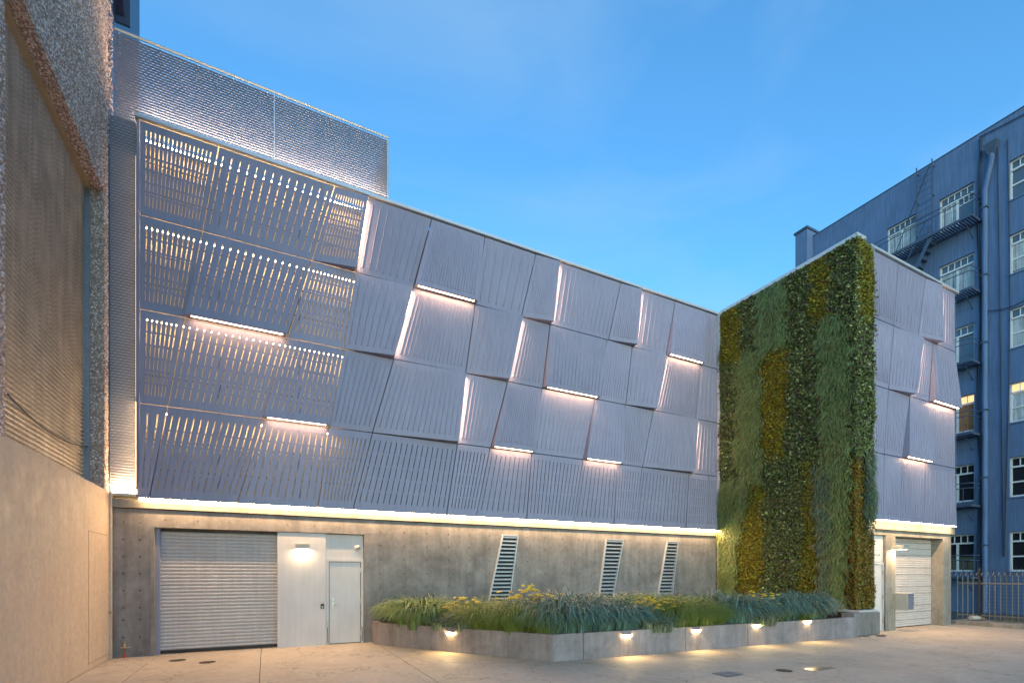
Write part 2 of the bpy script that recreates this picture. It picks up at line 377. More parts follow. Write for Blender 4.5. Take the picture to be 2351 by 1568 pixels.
# end face of the building: the same cladding
def cx_(px, y=YC): return ax(px, y)
CR = [
 ([(1999, 2004), (2063, 2052), (2125, 2108), (2158.5, 2151.7), (2192, 2193)], [('r', 9, F0), ('r', 7, F0), ('r', 10, BR), ('r', 6, F0)]),
 ([(2004, 2007), (2052, 2040), (2117, 2089), (2142, 2132), (2193, 2193)], [('r', 9, F0), ('r', 8, BR), ('r', 7, F0), ('r', 8, BO)]),
 ([(2007, 2007), (2040, 2030), (2089, 2071), (2133, 2132), (2193, 2193)], [('r', 4, F0), ('r', 7, F0), ('r', 10, BO), ('r', 11, F0)]),
 ([(2007, 2003), (2030, 2024), (2071, 2063), (2125, 2117), (2193, 2193)], [('r', 2, T1), ('r', 8, T1), ('r', 9, T1), ('r', 11, T1)]),
]
for r, (edges, ps) in enumerate(CR):
    for i, (typ, n, off) in enumerate(ps):
        xe = [cx_(edges[i][0]), cx_(edges[i+1][0]), cx_(edges[i][1]), cx_(edges[i+1][1])]
        make_panel(typ, n, off, xe, ZS[r], ZS[r+1], YC)
# corner flashing between living wall and end face, right end mesh return
box('corner_trim', 'cap', B, XC-.02, cx_(1999)-.005, YC-.01, YC+.08, 3.37, 11.40)
# parapet caps
MB().box(.42, L1+.02, -.06, .40, 11.42, 11.50).build('parapet_cap', 'cap', B, .006)
MB().box(XC-.05, XE+.03, YC-.06, YC+.40, 11.42, 11.49).build('parapet_cap', 'cap', B, .006)
MB().box(L1-.10, L1+.35, YC-.12, -.08, 11.42, 11.54).build('parapet_cap', 'cap', B, .006)
# girts behind the perforated panels
for z in (10.75, 10.1, 8.75, 8.1, 6.75, 6.1, 4.7, 4.05):
    box('girt', 'girt', B, .5, 5.3, .30, .32, z, z+.025)
for x in (1.9, 3.6): box('girt', 'girt', B, x, x+.06, .26, .32, 3.4, 11.3)
# cavity lights: one line at the head of each perforated row
for z, x1 in zip((11.10, 9.22, 7.24, 5.25), (5.25, 5.05, 4.85, 4.6)):
    o = MB().box(.52, x1, .16, .20, z+.002, z+.05).build('light_housing', 'girt', B)
    MB().quad((.55, .13, z-.012), (x1-.03, .13, z-.012), (x1-.03, .17, z), (.55, .17, z)).build('light_strip', 'led_c', o)
    MB().quad((.55, .128, z-.012), (x1-.03, .128, z-.012), (x1-.03, .128, z+.012), (.55, .128, z+.012)).build('light_strip', 'led_c', o)
# side closure at the left end of the panels
box('end_closure', 'panel', B, .46, .495, .0, .36, 3.37, 11.40)

# ---- concrete base of the long side
TOPB = 3.14
ties_x = [(.27, .30), (.66-.0, .69)]
holes = []
for zc in (.07, .43, .79, 1.05, 1.41, 1.77, 2.13, 2.49, 2.85):
    for xc in (.22, .50): holes.append((xc, zc))
xs_w = [5.55+.62*k for k in range(20)]
for zc in (.69, 1.05, 1.41, 1.77, 2.13, 2.49, 2.85):
    for xc in xs_w: holes.append((xc, zc))
for xc in (.95, 1.55, 2.15, 2.75, 3.35, 3.95, 4.55): holes.append((xc, 2.93))
hr = .0145
hs = [(x-hr, x+hr) for x, z in holes]; hz = [(z-hr, z+hr) for x, z in holes]
OPEN = (.69, 5.14, 2.765)
jvx = [5.62, 7.72, 9.82, 11.92, 14.02, 16.12]; jvz = [1.73, 2.78]
grv = .004
us = cuts(-.05, L1, hs+[(OPEN[0], OPEN[1])]+[(j-grv, j+grv) for j in jvx])
vs = cuts(0, TOPB, hz+[(0, OPEN[2])]+[(j-grv, j+grv) for j in jvz])
hset = {}
for x, z in holes: hset.setdefault(round(z, 3), []).append(x)
def dep(i, j):
    u, v = (us[i]+us[i+1])/2, (vs[j]+vs[j+1])/2
    if OPEN[0] < u < OPEN[1] and v < OPEN[2]: return None
    for z, xl in hset.items():
        if abs(v-z) < hr:
            if any(abs(u-x) < hr for x in xl): return .05
    if u > OPEN[1] and (any(abs(u-j_) < grv for j_ in jvx) or any(abs(v-j_) < grv for j_ in jvz)): return .006
    if u < OPEN[0] and abs(v-1.30) < .0: return .006
    return 0
relief(us, vs, dep, lambda u, v, d: (u, .03+d, v), .30).build('concrete_base', 'conc', B)
box('tie_hole_backing', 'conc_dark', B, 5.2, L1, .072, .12, 0, 3.1)
box('tie_hole_backing', 'conc_dark', B, -.05, .66, .072, .12, 0, 3.1)
box('concrete_base', 'conc', B, -.05, L1, .34, .6, 0, 3.3)     # inner leaf behind the openings
MB().box(-.05, L1, -.03, .30, 3.155, 3.335).build('fascia_beam', 'fascia', B, .008)
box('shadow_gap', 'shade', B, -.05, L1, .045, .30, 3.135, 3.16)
# light line along the foot of the panels, in lengths
cz = 3.348; xa = .50
segs = [.50, 2.34, 4.95, 7.3, 10.4, 13.9, L1-.04]
for a, c in zip(segs, segs[1:]):
    o = MB().box(a, c, -.155, -.02, cz+.010, cz+.02).build('light_housing', 'steel', B)
    MB().quad((a+.02, -.150, cz+.008), (c-.02, -.150, cz+.008), (c-.02, -.116, cz-.020), (a+.02, -.116, cz-.020)).build('light_strip', 'led', o)
# ---- big roller shutter, infill and door
sh = empty('roller_shutter', (1.9, .25, 0), 'large closed roller shutter of narrow pale slats in the concrete base by the cream wall', 'roller shutter')
x0, x1 = .83, 3.14
H_ = .0795; nsl = 33
prof = [(0, 0), (-.016, .014), (-.020, .035), (-.016, .056), (0, .070), (.004, .0795)]
b = MB()
for (ya, za), (yb, zb_) in zip(prof, prof[1:]): b.quad((x0, ya, za), (x1, ya, za), (x1, yb, zb_), (x0, yb, zb_))
sm = b.mesh('slat', 'shutter')
for k in range(nsl): link('slat', sm, sh, (0, .25, .075+k*H_))
MB().box(x0, x1, .22, .27, .012, .075).build('bottom_rail', 'dark', sh)
MB().box(OPEN[0]+.06, x0, .14, .30, 0, 2.76).build('guide_rail', 'panel', sh, .004)
box('jamb', 'fascia', B, OPEN[0]-.002, OPEN[0]+.06, .02, .34, 0, OPEN[2])
sw = MB().box(3.14, 4.225, .06, .30, .0, 2.755).build('infill_panel', 'white', B, .005)
dr = empty('service_door', (4.7, .1, 0), 'white steel door with lever handle and hinges beside the big shutter', 'door')
MB().box(4.235, 5.135, .14, .30, 2.13, 2.755).build('transom_panel', 'white', dr, .004)
fr = MB(); fr.box(4.235, 4.30, .10, .30, 0, 2.13); fr.box(5.075, 5.135, .10, .30, 0, 2.13); fr.box(4.30, 5.075, .10, .30, 2.07, 2.13)
fr.build('door_frame', 'white', dr)
leaf = MB().box(4.315, 5.06, .125, .17, .015, 2.058).build('door_leaf', 'white', dr, .003)
MB().box(4.36, 4.43, .105, .125, .90, 1.16).build('lock_plate', 'steel', leaf, .004)
MB().tube([(4.395, .115, .97), (4.395, .06, .97), (4.42, .055, .97), (4.52, .055, .965)], .011).build('door_handle', 'steel', leaf)
MB().lathe((4.395, .105, 1.09), [(.022, 0), (.022, -.02), (.01, -.024)], 12, 'y').build('lock_cylinder', 'steel', leaf)
for z in (.25, 1.05, 1.85): MB().tube([(5.063, .118, z-.06), (5.063, .118, z+.06)], .013).build('hinge', 'steel', dr)
for x in (4.27, 5.10):
    MB().box(x-.015, x+.015, .085, .10, .42, .60).build('hold_open_bracket', 'steel', dr); MB().tube([(x, .09, .42), (x+.005, .08, .05)], .008).build('hold_open_rod', 'dark', dr)
# small fittings round that door
def wall_lamp(cx, y, z, label, w=.30, h=.11, d=.13):
    r = empty('wall_lamp', (cx, y, z), label, 'wall lamp')
    b = MB(); b.box(cx-w/2, cx+w/2, y-d, y, z+h-.01, z+h); b.box(cx-w/2, cx+w/2, y-d, y-d+.008, z, z+h); b.box(cx-w/2, cx-w/2+.008, y-d+.009, y, z, z+h-.011); b.box(cx+w/2-.008, cx+w/2, y-d+.009, y, z, z+h-.011)
    b.build('lamp_housing', 'fascia' if False else 'boxpaint', r)
    MB().quad((cx-w*.42, y-d*.85, z+.012), (cx+w*.42, y-d*.85, z+.012), (cx+w*.42, y-d*.12, z+.012), (cx-w*.42, y-d*.12, z+.012)).build('lamp_diffuser', 'led_w', r); return r
p = on_y(694, 1253, .06); wall_lamp(p.x, .06, p.z-.07, 'small rectangular wall lamp shining down the white panel beside the roller shutter')
p = on_y(821, 1257, .14); dc = empty('dome_camera', (p.x, .14, p.z), 'round dome camera above the white service door', 'camera')
MB().lathe((p.x, .14, p.z), [(.085, 0), (.085, -.03), (.07, -.045)], 20, 'y').build('camera_base', 'white', dc, 0, True)
MB().lathe((p.x, .14, p.z), [(.055, -.044), (.05, -.07), (.03, -.09), (.004, -.098)], 16, 'y').build('camera_dome', 'steel', dc, 0, True)
p = on_y(740, 1391, .06); cr = empty('card_reader', (p.x, .06, p.z), 'small black card reader on the white panel left of the service door', 'card reader')
MB().box(p.x-.04, p.x+.04, .03, .059, p.z-.06, p.z+.06).build('reader_body', 'dark', cr, .006); MB().box(p.x-.02, p.x+.02, .024, .03, p.z-.045, p.z+.015).build('reader_face', 'boxpaint', cr)

# ---- leaning louvre vents
def louvre(tl, tr, bl, br, label, nb):
    pts = [on_y(*q, .03) for q in (tl, tr, bl, br)]
    r = empty('louvre_vent', ((pts[2].x+pts[3].x)/2, .03, pts[2].z), label, 'vent', 'leaning vents in the concrete base')
    zt, zb = (pts[0].z+pts[1].z)/2, max(.55, (pts[2].z+pts[3].z)/2-.15)
    f = (zt-zb)/(zt-(pts[2].z+pts[3].z)/2)
    xl = lambda z: pts[0].x+(pts[2].x-pts[0].x)*f*(zt-z)/(zt-zb)
    xr = lambda z: pts[1].x+(pts[3].x-pts[1].x)*f*(zt-z)/(zt-zb)
    b = MB(); b.quad((xl(zb), .022, zb), (xr(zb), .022, zb), (xr(zt), .022, zt), (xl(zt), .022, zt)); b.build('vent_back', 'shade', r)
    b = MB(); y0, y1 = -.055, .025; t = .028
    for xf in (xl, xr): b.hexa([(xf(zb)-t/2, y0, zb), (xf(zb)+t/2, y0, zb), (xf(zb)+t/2, y1, zb), (xf(zb)-t/2, y1, zb), (xf(zt)-t/2, y0, zt), (xf(zt)+t/2, y0, zt), (xf(zt)+t/2, y1, zt), (xf(zt)-t/2, y1, zt)])
    b.box(xl(zt)+t/2, xr(zt)-t/2, y0, y1, zt-t, zt); b.box(xl(zb)+t/2, xr(zb)-t/2, y0, y1, zb, zb+t)
    b.build('vent_frame', 'louver', r)
    for k in range(nb):
        z = zb+.06+(zt-zb-.10)*k/(nb-1)*.985
        a, c = xl(z)+t/2+.003, xr(z)-t/2-.003
        bb = MB(); hh = (zt-zb)/nb*.62
        bb.hexa([(a, -.05, z-hh*.25), (c, -.05, z-hh*.25), (c, .010, z+hh*.35), (a, .010, z+hh*.35), (a, -.05, z-hh*.25+.024), (c, -.05, z-hh*.25+.024), (c, .010, z+hh*.35+.010), (a, .010, z+hh*.35+.010)])
        bb.build('louvre_blade', 'louver', r)
louvre((1153, 1228), (1187, 1229), (1121, 1375), (1168, 1376), 'leaning louvred vent nearest the white door, wider at its foot', 18)
louvre((1390, 1237), (1428.5, 1239), (1372, 1379), (1402, 1380), 'leaning louvred vent between the other two, narrower at its foot', 18)
louvre((1530, 1242), (1554, 1242.5), (1510, 1355), (1541, 1356), 'leaning louvred vent nearest the living wall, smallest of the three', 16)

# ---- base of the end face: door, pier, recessed sectional door
d0, d1, p1, gx0, gx1, q1 = XC, ax(2038, YC), ax(2060.5, YC), ax(2060.5, YC), ax(2169.5, YC), ax(2188, YC)
yf = YC+.05
MB().box(d1, p1, yf, yf+.45, 0, 2.93).build('concrete_pier', 'fascia', B, .008); MB().box(gx1, q1, yf, yf+1.2, 0, 2.93).build('concrete_pier', 'fascia', B, .008)
MB().box(XC-.02, q1, yf+.001, yf+.5, 2.93, 3.10).build('lintel_beam', 'fascia', B, .008)
MB().box(XC-.02, q1+.12, yf-.06, yf+.6, 3.10, 3.335).build('fascia_beam', 'fascia', B, .008)
box('door_recess_wall', 'fascia', B, XC, q1, yf+.46, yf+1.3, 0, 3.0)
for a, c in ((XC+.02, XC+2.9), (XC+2.95, XE-.45)):
    o = MB().box(a, c, YC-.185, YC-.02, 3.354, 3.366).build('light_housing', 'steel', B)
    MB().quad((a+.02, YC-.18, 3.352), (c-.02, YC-.18, 3.352), (c-.02, YC-.145, 3.338), (a+.02, YC-.145, 3.338)).build('light_strip', 'led', o)
d2 = empty('service_door', (XC+.4, YC+.2, 0), 'narrow white steel door with kick bar at the corner of the living wall', 'door')
MB().box(XC+.02, d1-.01, yf+.07, yf+.16, 2.12, 2.92).build('transom_panel', 'white', d2, .004)
fr = MB(); fr.box(XC+.02, XC+.07, yf+.05, yf+.16, 0, 2.11); fr.box(d1-.06, d1-.01, yf+.05, yf+.16, 0, 2.11); fr.box(XC+.07, d1-.06, yf+.05, yf+.16, 2.05, 2.11); fr.build('door_frame', 'white', d2)
lf = MB().box(XC+.08, d1-.07, yf+.075, yf+.12, .02, 2.04).build('door_leaf', 'white', d2, .003)
MB().box(XC+.12, XC+.18, yf+.055, yf+.075, .92, 1.14).build('lock_plate', 'dark', lf)
MB().tube([(XC+.15, yf+.06, .98), (XC+.15, yf+.01, .98), (XC+.28, yf+.005, .975)], .012).build('door_handle', 'steel', lf)
for z in (.3, 1.05, 1.8): MB().tube([(d1-.065, yf+.045, z-.06), (d1-.065, yf+.045, z+.06)], .013).build('hinge', 'brass', d2)
for x in (XC+.045, d1-.03): MB().box(x-.015, x+.015, yf+.03, yf+.05, .45, .62).build('hold_open_bracket', 'steel', d2); MB().tube([(x, yf+.035, .45), (x+.02, yf+.02, .06)], .008).build('hold_open_rod', 'dark', d2)
sd_ = empty('sectional_door', ((gx0+gx1)/2, yf+.36, 0), 'pale sectional garage door set deep between concrete piers at the right end', 'garage door')
zz = .02; k = 0
secs = [.22, .24, .22, .40, .22, .40, .23, .42, .22, .20, .16]
while zz < 2.93 and k < 40:
    h = secs[k % len(secs)]; h = min(h, 2.93-zz)
    bb = MB(); yd = yf+.36
    n_ = max(2, round(h/.075))
    pr = [(0, 0), (-.02, .012)]
    for q in range(n_): pr += [(-.02, h*(q+.2)/n_ if q else .02), (-.028, h*(q+.4)/n_), (-.028, h*(q+.6)/n_), (-.02, h*(q+.8)/n_)]
    pr += [(-.02, h-.014), (0, h-.004)]
    for (ya, za), (yb, zb_) in zip(pr, pr[1:]): bb.quad((p1+.01, yd+ya, zz+za), (gx1+.02, yd+ya, zz+za), (gx1+.02, yd+yb, zz+zb_), (p1+.01, yd+yb, zz+zb_))
    bb.build('door_section', 'shutter', sd_); zz += h; k += 1
box('door_backing', 'dark', sd_, p1, gx1, yf+.362, yf+.40, 0, 2.93)
p = on_y(2051, 1258, yf); wall_lamp(p.x+.02, yf, p.z-.05, 'small rectangular wall lamp on the concrete pier by the sectional garage door', .34, .12, .34)
p = on_y(2060, 1379, yf); eb = empty('electrical_box', (p.x, yf, p.z), 'grey metal electrical box on the pier beside the sectional garage door', 'electrical box')
MB().box(p.x-.18, p.x+.16, yf-.36, yf, p.z-.26, p.z+.26).build('box_body', 'boxpaint', eb, .01)
MB().box(p.x-.165, p.x+.145, yf-.372, yf-.361, p.z-.245, p.z+.245).build('box_door', 'frame_blue', eb, .004)
for z in (.10, -.06): MB().box(p.x+.15, p.x+.175, yf-.37, yf-.345, p.z+z-.02, p.z+z+.02).build('box_latch', 'dark', eb)
p = on_y(2006, 1271, yf+.05); sc = empty('bullet_camera', (p.x, yf, p.z), 'small white bullet camera above the narrow door by the living wall', 'camera')
MB().lathe((p.x, yf+.07, p.z), [(.05, 0), (.05, -.03)], 14, 'y').build('camera_base', 'white', sc); MB().tube([(p.x, yf+.04, p.z), (p.x+.05, yf-.06, p.z-.03)], [.03, .03], 12).build('camera_body', 'white', sc); MB().tube([(p.x+.051, yf-.062, p.z-.031), (p.x+.06, yf-.08, p.z-.036)], [.025, .022], 12).build('camera_lens', 'dark', sc)

# ---- expanded metal
def expanded(name, a, d, length, z0, z1, pz, px_, depth, parent):
    """zigzag strands along unit vector d from a"""
    out = Vector((d[1], -d[0], 0))     # towards the viewer
    nr = int((z1-z0)/pz); nc = int(length/px_)
    vs_, fs = [], []
    r, c = np.meshgrid(np.arange(nr), np.arange(2*nc+1), indexing='ij')
    z = z0+r*pz+np.where((c+r) % 2 == 0, 0, 1)*pz*.16
    t = c*px_/2
    X = a[0]+d[0]*t; Y = a[1]+d[1]*t
    w = pz*.50
    v1 = np.stack([X, Y, z], -1); v2 = np.stack([X+out.x*depth, Y+out.y*depth, z+w*.9], -1)
    V = np.concatenate([v1.reshape(-1, 3), v2.reshape(-1, 3)]); N = nr*(2*nc+1)
    idx = (r*(2*nc+1)+c)[:, :-1].ravel()
    Fc = np.stack([idx, idx+1, idx+1+N, idx+N], -1)
    o = link(name, np_mesh(name, 'mesh', V, Fc), parent); return o
XM = ax(890, .5); XM0 = -.02
expanded('expanded_mesh', (XM0, .5, 0), (1, 0), XM-XM0, 11.45, 13.545, .060, .09, .029, B)
expanded('expanded_mesh', (XM0, .12, 0), (1, 0), .43-XM0, 3.60, 11.45, .060, .09, .029, B)
expanded('expanded_mesh', (XM+.01, .5, 0), (.0, 1), 3.0, 11.45, 13.545, .060, .09, .029, B)
b = MB(); b.tube([(XM0, .48, 13.55), (XM, .48, 13.55), (XM, 3.4, 13.55)], .03)
for x in np.linspace(.05, XM-.02, 9): b.bar((x, .56, 13.1), (x, .5, 13.54), .03)
b.bar((XM, .53, 11.4), (XM, .53, 13.55), .05); b.bar((XM0+3.1, .475, 11.4), (XM0+3.1, .475, 13.6), .02)
b.build('screen_rail', 'cap', B)
o = MB().box(.5, XM-.05, .30, .36, 11.505, 11.54).build('light_housing', 'cap', B)
MB().quad((.5, .37, 11.545), (XM-.05, .37, 11.545), (XM-.05, .42, 11.53), (.5, .42, 11.53)).build('light_strip', 'led_r', o)
o = MB().box(XM0+.02, .43, -.02, .20, 3.40, 3.46).build('screen_foot', 'steel', B)
MB().quad((XM0+.05, .02, 3.47), (.42, .02, 3.47), (.42, .08, 3.47), (XM0+.05, .08, 3.47)).build('light_strip', 'led', B)
box('side_wall', 'cap', B, XM0-.06, .44, .24, .28, 3.4, 11.4)
o = MB().box(.440, .459, -.03, .04, 3.55, 10.7).build('light_housing', 'panel', B)
MB().quad((.436, -.02, 3.6), (.436, .02, 3.6), (.436, .02, 5.4), (.436, -.02, 5.4)).build('light_strip', 'led_f', o)
MB().quad((.437, -.02, 5.5), (.437, .01, 5.5), (.437, .01, 10.6), (.437, -.02, 10.6)).build('light_strip', 'led_e', o)
# right end of the end face: narrow return of expanded metal
expanded('expanded_mesh', (XE+.02, YC+.02, 0), (.0, 1), .9, 3.45, 11.3, .07, .09, .04, B)
box('end_wall', 'backing', B, XE-.1, XE-.06, YC+.02, 8, 3.3, 11.38)

# ================================================================== living wall
LW = empty('living_wall', (L1-.1, -2.3, .7), 'tall living wall of mossy, leafy and grassy plants at the inner corner', 'living wall')
XG = L1-.06       # backing face
b = MB(); b.box(XG, L1+.03, YC+.0, -.02, .0, 11.42); b.build('backing_board', 'soil', LW)
box('backing_board', 'soil', LW, XG+.03, XC-.03, YC-.03, YC+.02, .72, 11.40)
fr = MB(); fr.box(XG-.11, XG-.001, -.12, -.02, .4, 11.415); fr.build('edge_frame', 'cap', LW)
box('edge_frame', 'cap', LW, XC-.035, XC-.022, YC-.13, YC-.03, .72, 11.41)
MB().box(XG-.14, XC-.02, YC-.22, YC-.032, .66, .72).build('drip_ledge', 'cap', LW, .004); MB().box(XG-.14, XG-.005, YC-.03, YC+1.2, .66, .72).build('drip_ledge', 'cap', LW, .004)
# patches, drawn as polygons in the photograph and carried to the wall plane (s along the wall from the inner corner, z up)
def wall_s(px, py):
    q = on_x(px, py, XG-.08)
    if q.y > YC-.06: return (-q.y, q.z)
    q = on_y(px, py, YC-.10); return (-YC+.08+(q.x-XG), q.z)
T, D_ = 500, 1420
PATCH = [
 ('moss', 0, [(1640, T), (1697, T), (1700, 800), (1702, 835), (1640, 840)]),
 ('leafy', 1, [(1697, T), (1741, T), (1740, 812), (1700, 812)]),
 ('grass', 2, [(1741, T), (1804, T), (1806, 787), (1742, 815)]),
 ('leafy', 3, [(1804, T), (1862, T), (1858, 742), (1884, 740), (1885, 900), (1890, 1060), (1846, 1060), (1800, 1050), (1815, 795), (1806, 787)]),
 ('moss', 4, [(1862, T), (1906, T), (1905, 735), (1882, 748), (1858, 755)]),
 ('leafy', 5, [(1906, T), (1974, T), (1974, 738), (1906, 735)]),
 ('moss', 6, [(1974, T), (2030, T), (2030, 735), (1974, 738)]),
 ('grass', 7, [(1884, 738), (1950, 738), (1952, 1060), (1945, 1100), (1905, 1100), (1890, 1060), (1884, 900)]),
 ('leafy2', 8, [(1950, 738), (2030, 735), (2030, 1050), (1952, 1055)]),
 ('leafy', 9, [(1640, 838), (1697, 835), (1690, 1060), (1680, 1110), (1640, 1110)]),
 ('grass', 10, [(1698, 812), (1745, 812), (1748, 1040), (1752, 1105), (1720, 1105), (1690, 1060), (1694, 900)]),
 ('moss2', 11, [(1742, 815), (1812, 790), (1816, 900), (1800, 1060), (1752, 1060), (1748, 950)]),
 ('grass', 12, [(1640, 1108), (1722, 1103), (1712, 1170), (1690, 1250), (1692, 1430), (1640, 1430)]),
 ('moss', 13, [(1720, 1105), (1753, 1105), (1754, 1430), (1688, 1430), (1690, 1250)]),
 ('leafy', 14, [(1752, 1060), (1846, 1060), (1846, 1240), (1834, 1300), (1834, 1430), (1754, 1430)]),
 ('moss', 15, [(1846, 1060), (1870, 1065), (1870, 1230), (1884, 1260), (1884, 1430), (1834, 1430), (1834, 1290)]),
 ('grass2', 16, [(1870, 1065), (1909, 1100), (1909, 1430), (1884, 1430), (1884, 1260)]),
 ('grass', 17, [(1905, 1090), (1952, 1055), (1946, 1200), (1934, 1430), (1909, 1430)]),
 ('moss3', 18, [(1948, 1055), (1984, 1055), (1986, 1210), (2030, 1210), (2030, 1440), (1934, 1440), (1946, 1200)]),
 ('grass2', 19, [(1984, 1050), (2030, 1050), (2030, 1215), (1986, 1212)]),
]
POLY = [(k, i, np.array([wall_s(*q) for q in pl])) for k, i, pl in PATCH]
def in_poly(px, py, poly):
    c = np.zeros(len(px), bool); n = len(poly); j = n-1
    for i in range(n):
        xi, yi = poly[i]; xj, yj = poly[j]
        with np.errstate(divide='ignore', invalid='ignore'):
            hit = ((yi > py) != (yj > py)) & (px < (xj-xi)*(py-yi)/(yj-yi+1e-12)+xi)
        c ^= hit; j = i
    return c
def foliage(name, pos, nrm, kind, parent, mat=None):
    """pos (n,3), nrm (n,3) out of the wall"""
    n = len(pos); R = RNG
    t1 = np.cross(nrm, [0, 0, 1.]); t1 /= np.linalg.norm(t1, axis=1)[:, None]; up = np.array([0, 0, 1.])
    if kind.startswith('grass'):
        Lb = R.uniform(.13, .28, n)[:, None]; wd = R.uniform(.006, .012, n)[:, None]
        side = R.normal(0, .28, n)[:, None]
        d0 = nrm*.75+t1*side+up*R.uniform(-.1, .5, n)[:, None]; d1 = nrm*.22+t1*side*1.1-up*.9
        p0 = pos; p1 = p0+d0*Lb*.34; p2 = p1+(d0*.35+d1*.65)*Lb*.35; p3 = p2+d1*Lb*.5
        wv = np.cross(d1, nrm); wv /= np.linalg.norm(wv, axis=1)[:, None]; wv = wv*wd
        V = np.stack([p0-wv, p0+wv, p1-wv, p1+wv, p2-wv*.8, p2+wv*.8, p3-wv*.12, p3+wv*.12], 1)
        fb = np.array([[0, 1, 3, 2], [2, 3, 5, 4], [4, 5, 7, 6]]); k = 8
        base = np.array([.14, .21, .07]) if kind == 'grass' else np.array([.085, .14, .09])
        col = base*R.uniform(.3, 1.9, n)[:, None]; dry = R.random(n) < .22; col[dry] = np.array([.26, .24, .08])*R.uniform(.7, 1.2, dry.sum())[:, None]
    else:
        s = {'moss': .020, 'moss2': .020, 'moss3': .021, 'leafy': .027, 'leafy2': .026}[kind]
        sz = (s*np.clip(R.lognormal(-.05, .38, n), .45, 2.3))[:, None]
        a = R.uniform(0, 2*np.pi, n)[:, None]
        d = t1*np.cos(a)+up*np.sin(a)*.8+nrm*R.uniform(.2, 1.3, n)[:, None]-up*.25; d /= np.linalg.norm(d, axis=1)[:, None]
        wv = np.cross(d, nrm+R.normal(0, .5, (n, 3))); wv /= np.linalg.norm(wv, axis=1)[:, None]
        nn = np.cross(wv, d)
        p0 = pos; pm = pos+d*sz*.9; p3 = pos+d*sz*2-nn*sz*.35
        V = np.stack([p0, pm+wv*sz*.62+nn*sz*.12, p3, pm-wv*sz*.62+nn*sz*.12], 1); fb = np.array([[0, 1, 2, 3]]); k = 4
        if kind == 'moss': base = np.array([.235, .215, .016])
        elif kind == 'moss2': base = np.array([.27, .225, .014])
        elif kind == 'moss3': base = np.array([.22, .14, .018])
        else: base = np.array([.105, .145, .045])
        col = base*R.uniform(.45, 1.5, n)[:, None]
        q = R.random(n)
        if kind.startswith('leafy'):
            col[q < .14] = np.array([.30, .36, .14])*R.uniform(.7, 1.4, (q < .14).sum())[:, None]
            col[q > .86] = np.array([.11, .06, .075])*R.uniform(.6, 1.2, (q > .86).sum())[:, None]
        else:
            col[q < .10] = np.array([.22, .09, .03]); col[q > .86] = np.array([.13, .19, .03])
    V = V.reshape(-1, 3); Fc = (np.arange(n)[:, None, None]*k+fb[None]).reshape(-1, 4)
    return np_mesh(name, mat or 'leaf', V, Fc, np.repeat(col, k, 0))
NS = 270000
SL = -YC+.08+(XC-.05-XG)
s_ = RNG.uniform(.10, SL, NS); z_ = RNG.uniform(.76, 11.38, NS)
js = s_+.06*np.sin(z_*5.1+1)+.04*np.sin(z_*13+s_*5)+RNG.normal(0, .06, NS); jz = z_+.07*np.sin(s_*7.3)+.05*np.sin(s_*17)+RNG.normal(0, .12, NS)
edge = -YC+.08
front = s_ > edge
bulge = .04+.018*np.sin(s_*3.3+z_*2.1)+.016*np.sin(z_*4.7-s_*1.9)+RNG.uniform(-.03, .045, NS)
rnd = np.clip(1-np.abs(s_-edge)/.18, 0, 1)          # rounded outer corner
pos = np.where(front[:, None], np.stack([XG-.13+(s_-edge)*((XC-.05-XG+.13)/(SL-edge)), np.full(NS, YC-.05)-bulge, z_], 1), np.stack([np.full(NS, XG)-bulge*1.2, -s_, z_], 1))
nrm = np.where(front[:, None], np.array([0, -1., 0]), np.array([-1., 0, 0])); nrm = nrm+rnd[:, None]*.6*np.where(front[:, None], np.array([-1., 0, 0]), np.array([0, -1., 0])); nrm /= np.linalg.norm(nrm, axis=1)[:, None]
left = np.ones(NS, bool)
for kind, i, poly in POLY:
    msk = left & in_poly(js, jz, poly); left &= ~msk
    ids = np.nonzero(msk)[0]
    if kind.startswith('grass'): ids = ids[RNG.random(len(ids)) < .55]
    if len(ids) < 20: continue
    link('plant_patch', foliage('plant_patch', pos[ids], nrm[ids], kind, LW), LW)
ids = np.nonzero(left)[0]
if len(ids) > 20: link('plant_patch', foliage('plant_patch', pos[ids], nrm[ids], 'leafy', LW), LW)
# sprigs poking past the right edge
n = 260; zz_ = RNG.uniform(5.2, 10.6, n)
link('sprigs', foliage('sprigs', np.stack([RNG.normal(XC+.0, .05, n), np.full(n, YC-.13), zz_], 1), np.tile([[.2, -1., 0]], (n, 1)), 'leafy2', LW), LW)

# ================================================================== planter
PZ = .55; PC = [(5.33, .02), (5.33, -.41), (8.02, -4.48), (17.52, -5.02)]
PL = empty('concrete_planter', (10, -3, 0), 'long low concrete planter wall coming to a point in the courtyard', 'planter')
def seg_wall(a, c, t=.16):
    a, c = Vector((*a, 0)), Vector((*c, 0)); d = (c-a).normalized(); nn = Vector((-d.y, d.x, 0))*t   # inward
    return a, c, d, nn
def inward(i):   # inner corner by mitre
    P_ = [Vector(q) for q in PC]
    if i == 0: return P_[0]+Vector((.16, 0))
    if i == len(PC)-1: return P_[-1]+Vector((0, .16))
    d1 = (P_[i]-P_[i-1]).normalized(); d2 = (P_[i+1]-P_[i]).normalized(); n1 = Vector((-d1.y, d1.x)); n2 = Vector((-d2.y, d2.x)); m_ = (n1+n2).normalized()
    return P_[i]+m_*.16/max(.3, m_.dot(n1))
INN = [inward(i) for i in range(len(PC))]
splits = [[0, 1], [0, .70, 1], [0, .075, .36, .565, 1]]
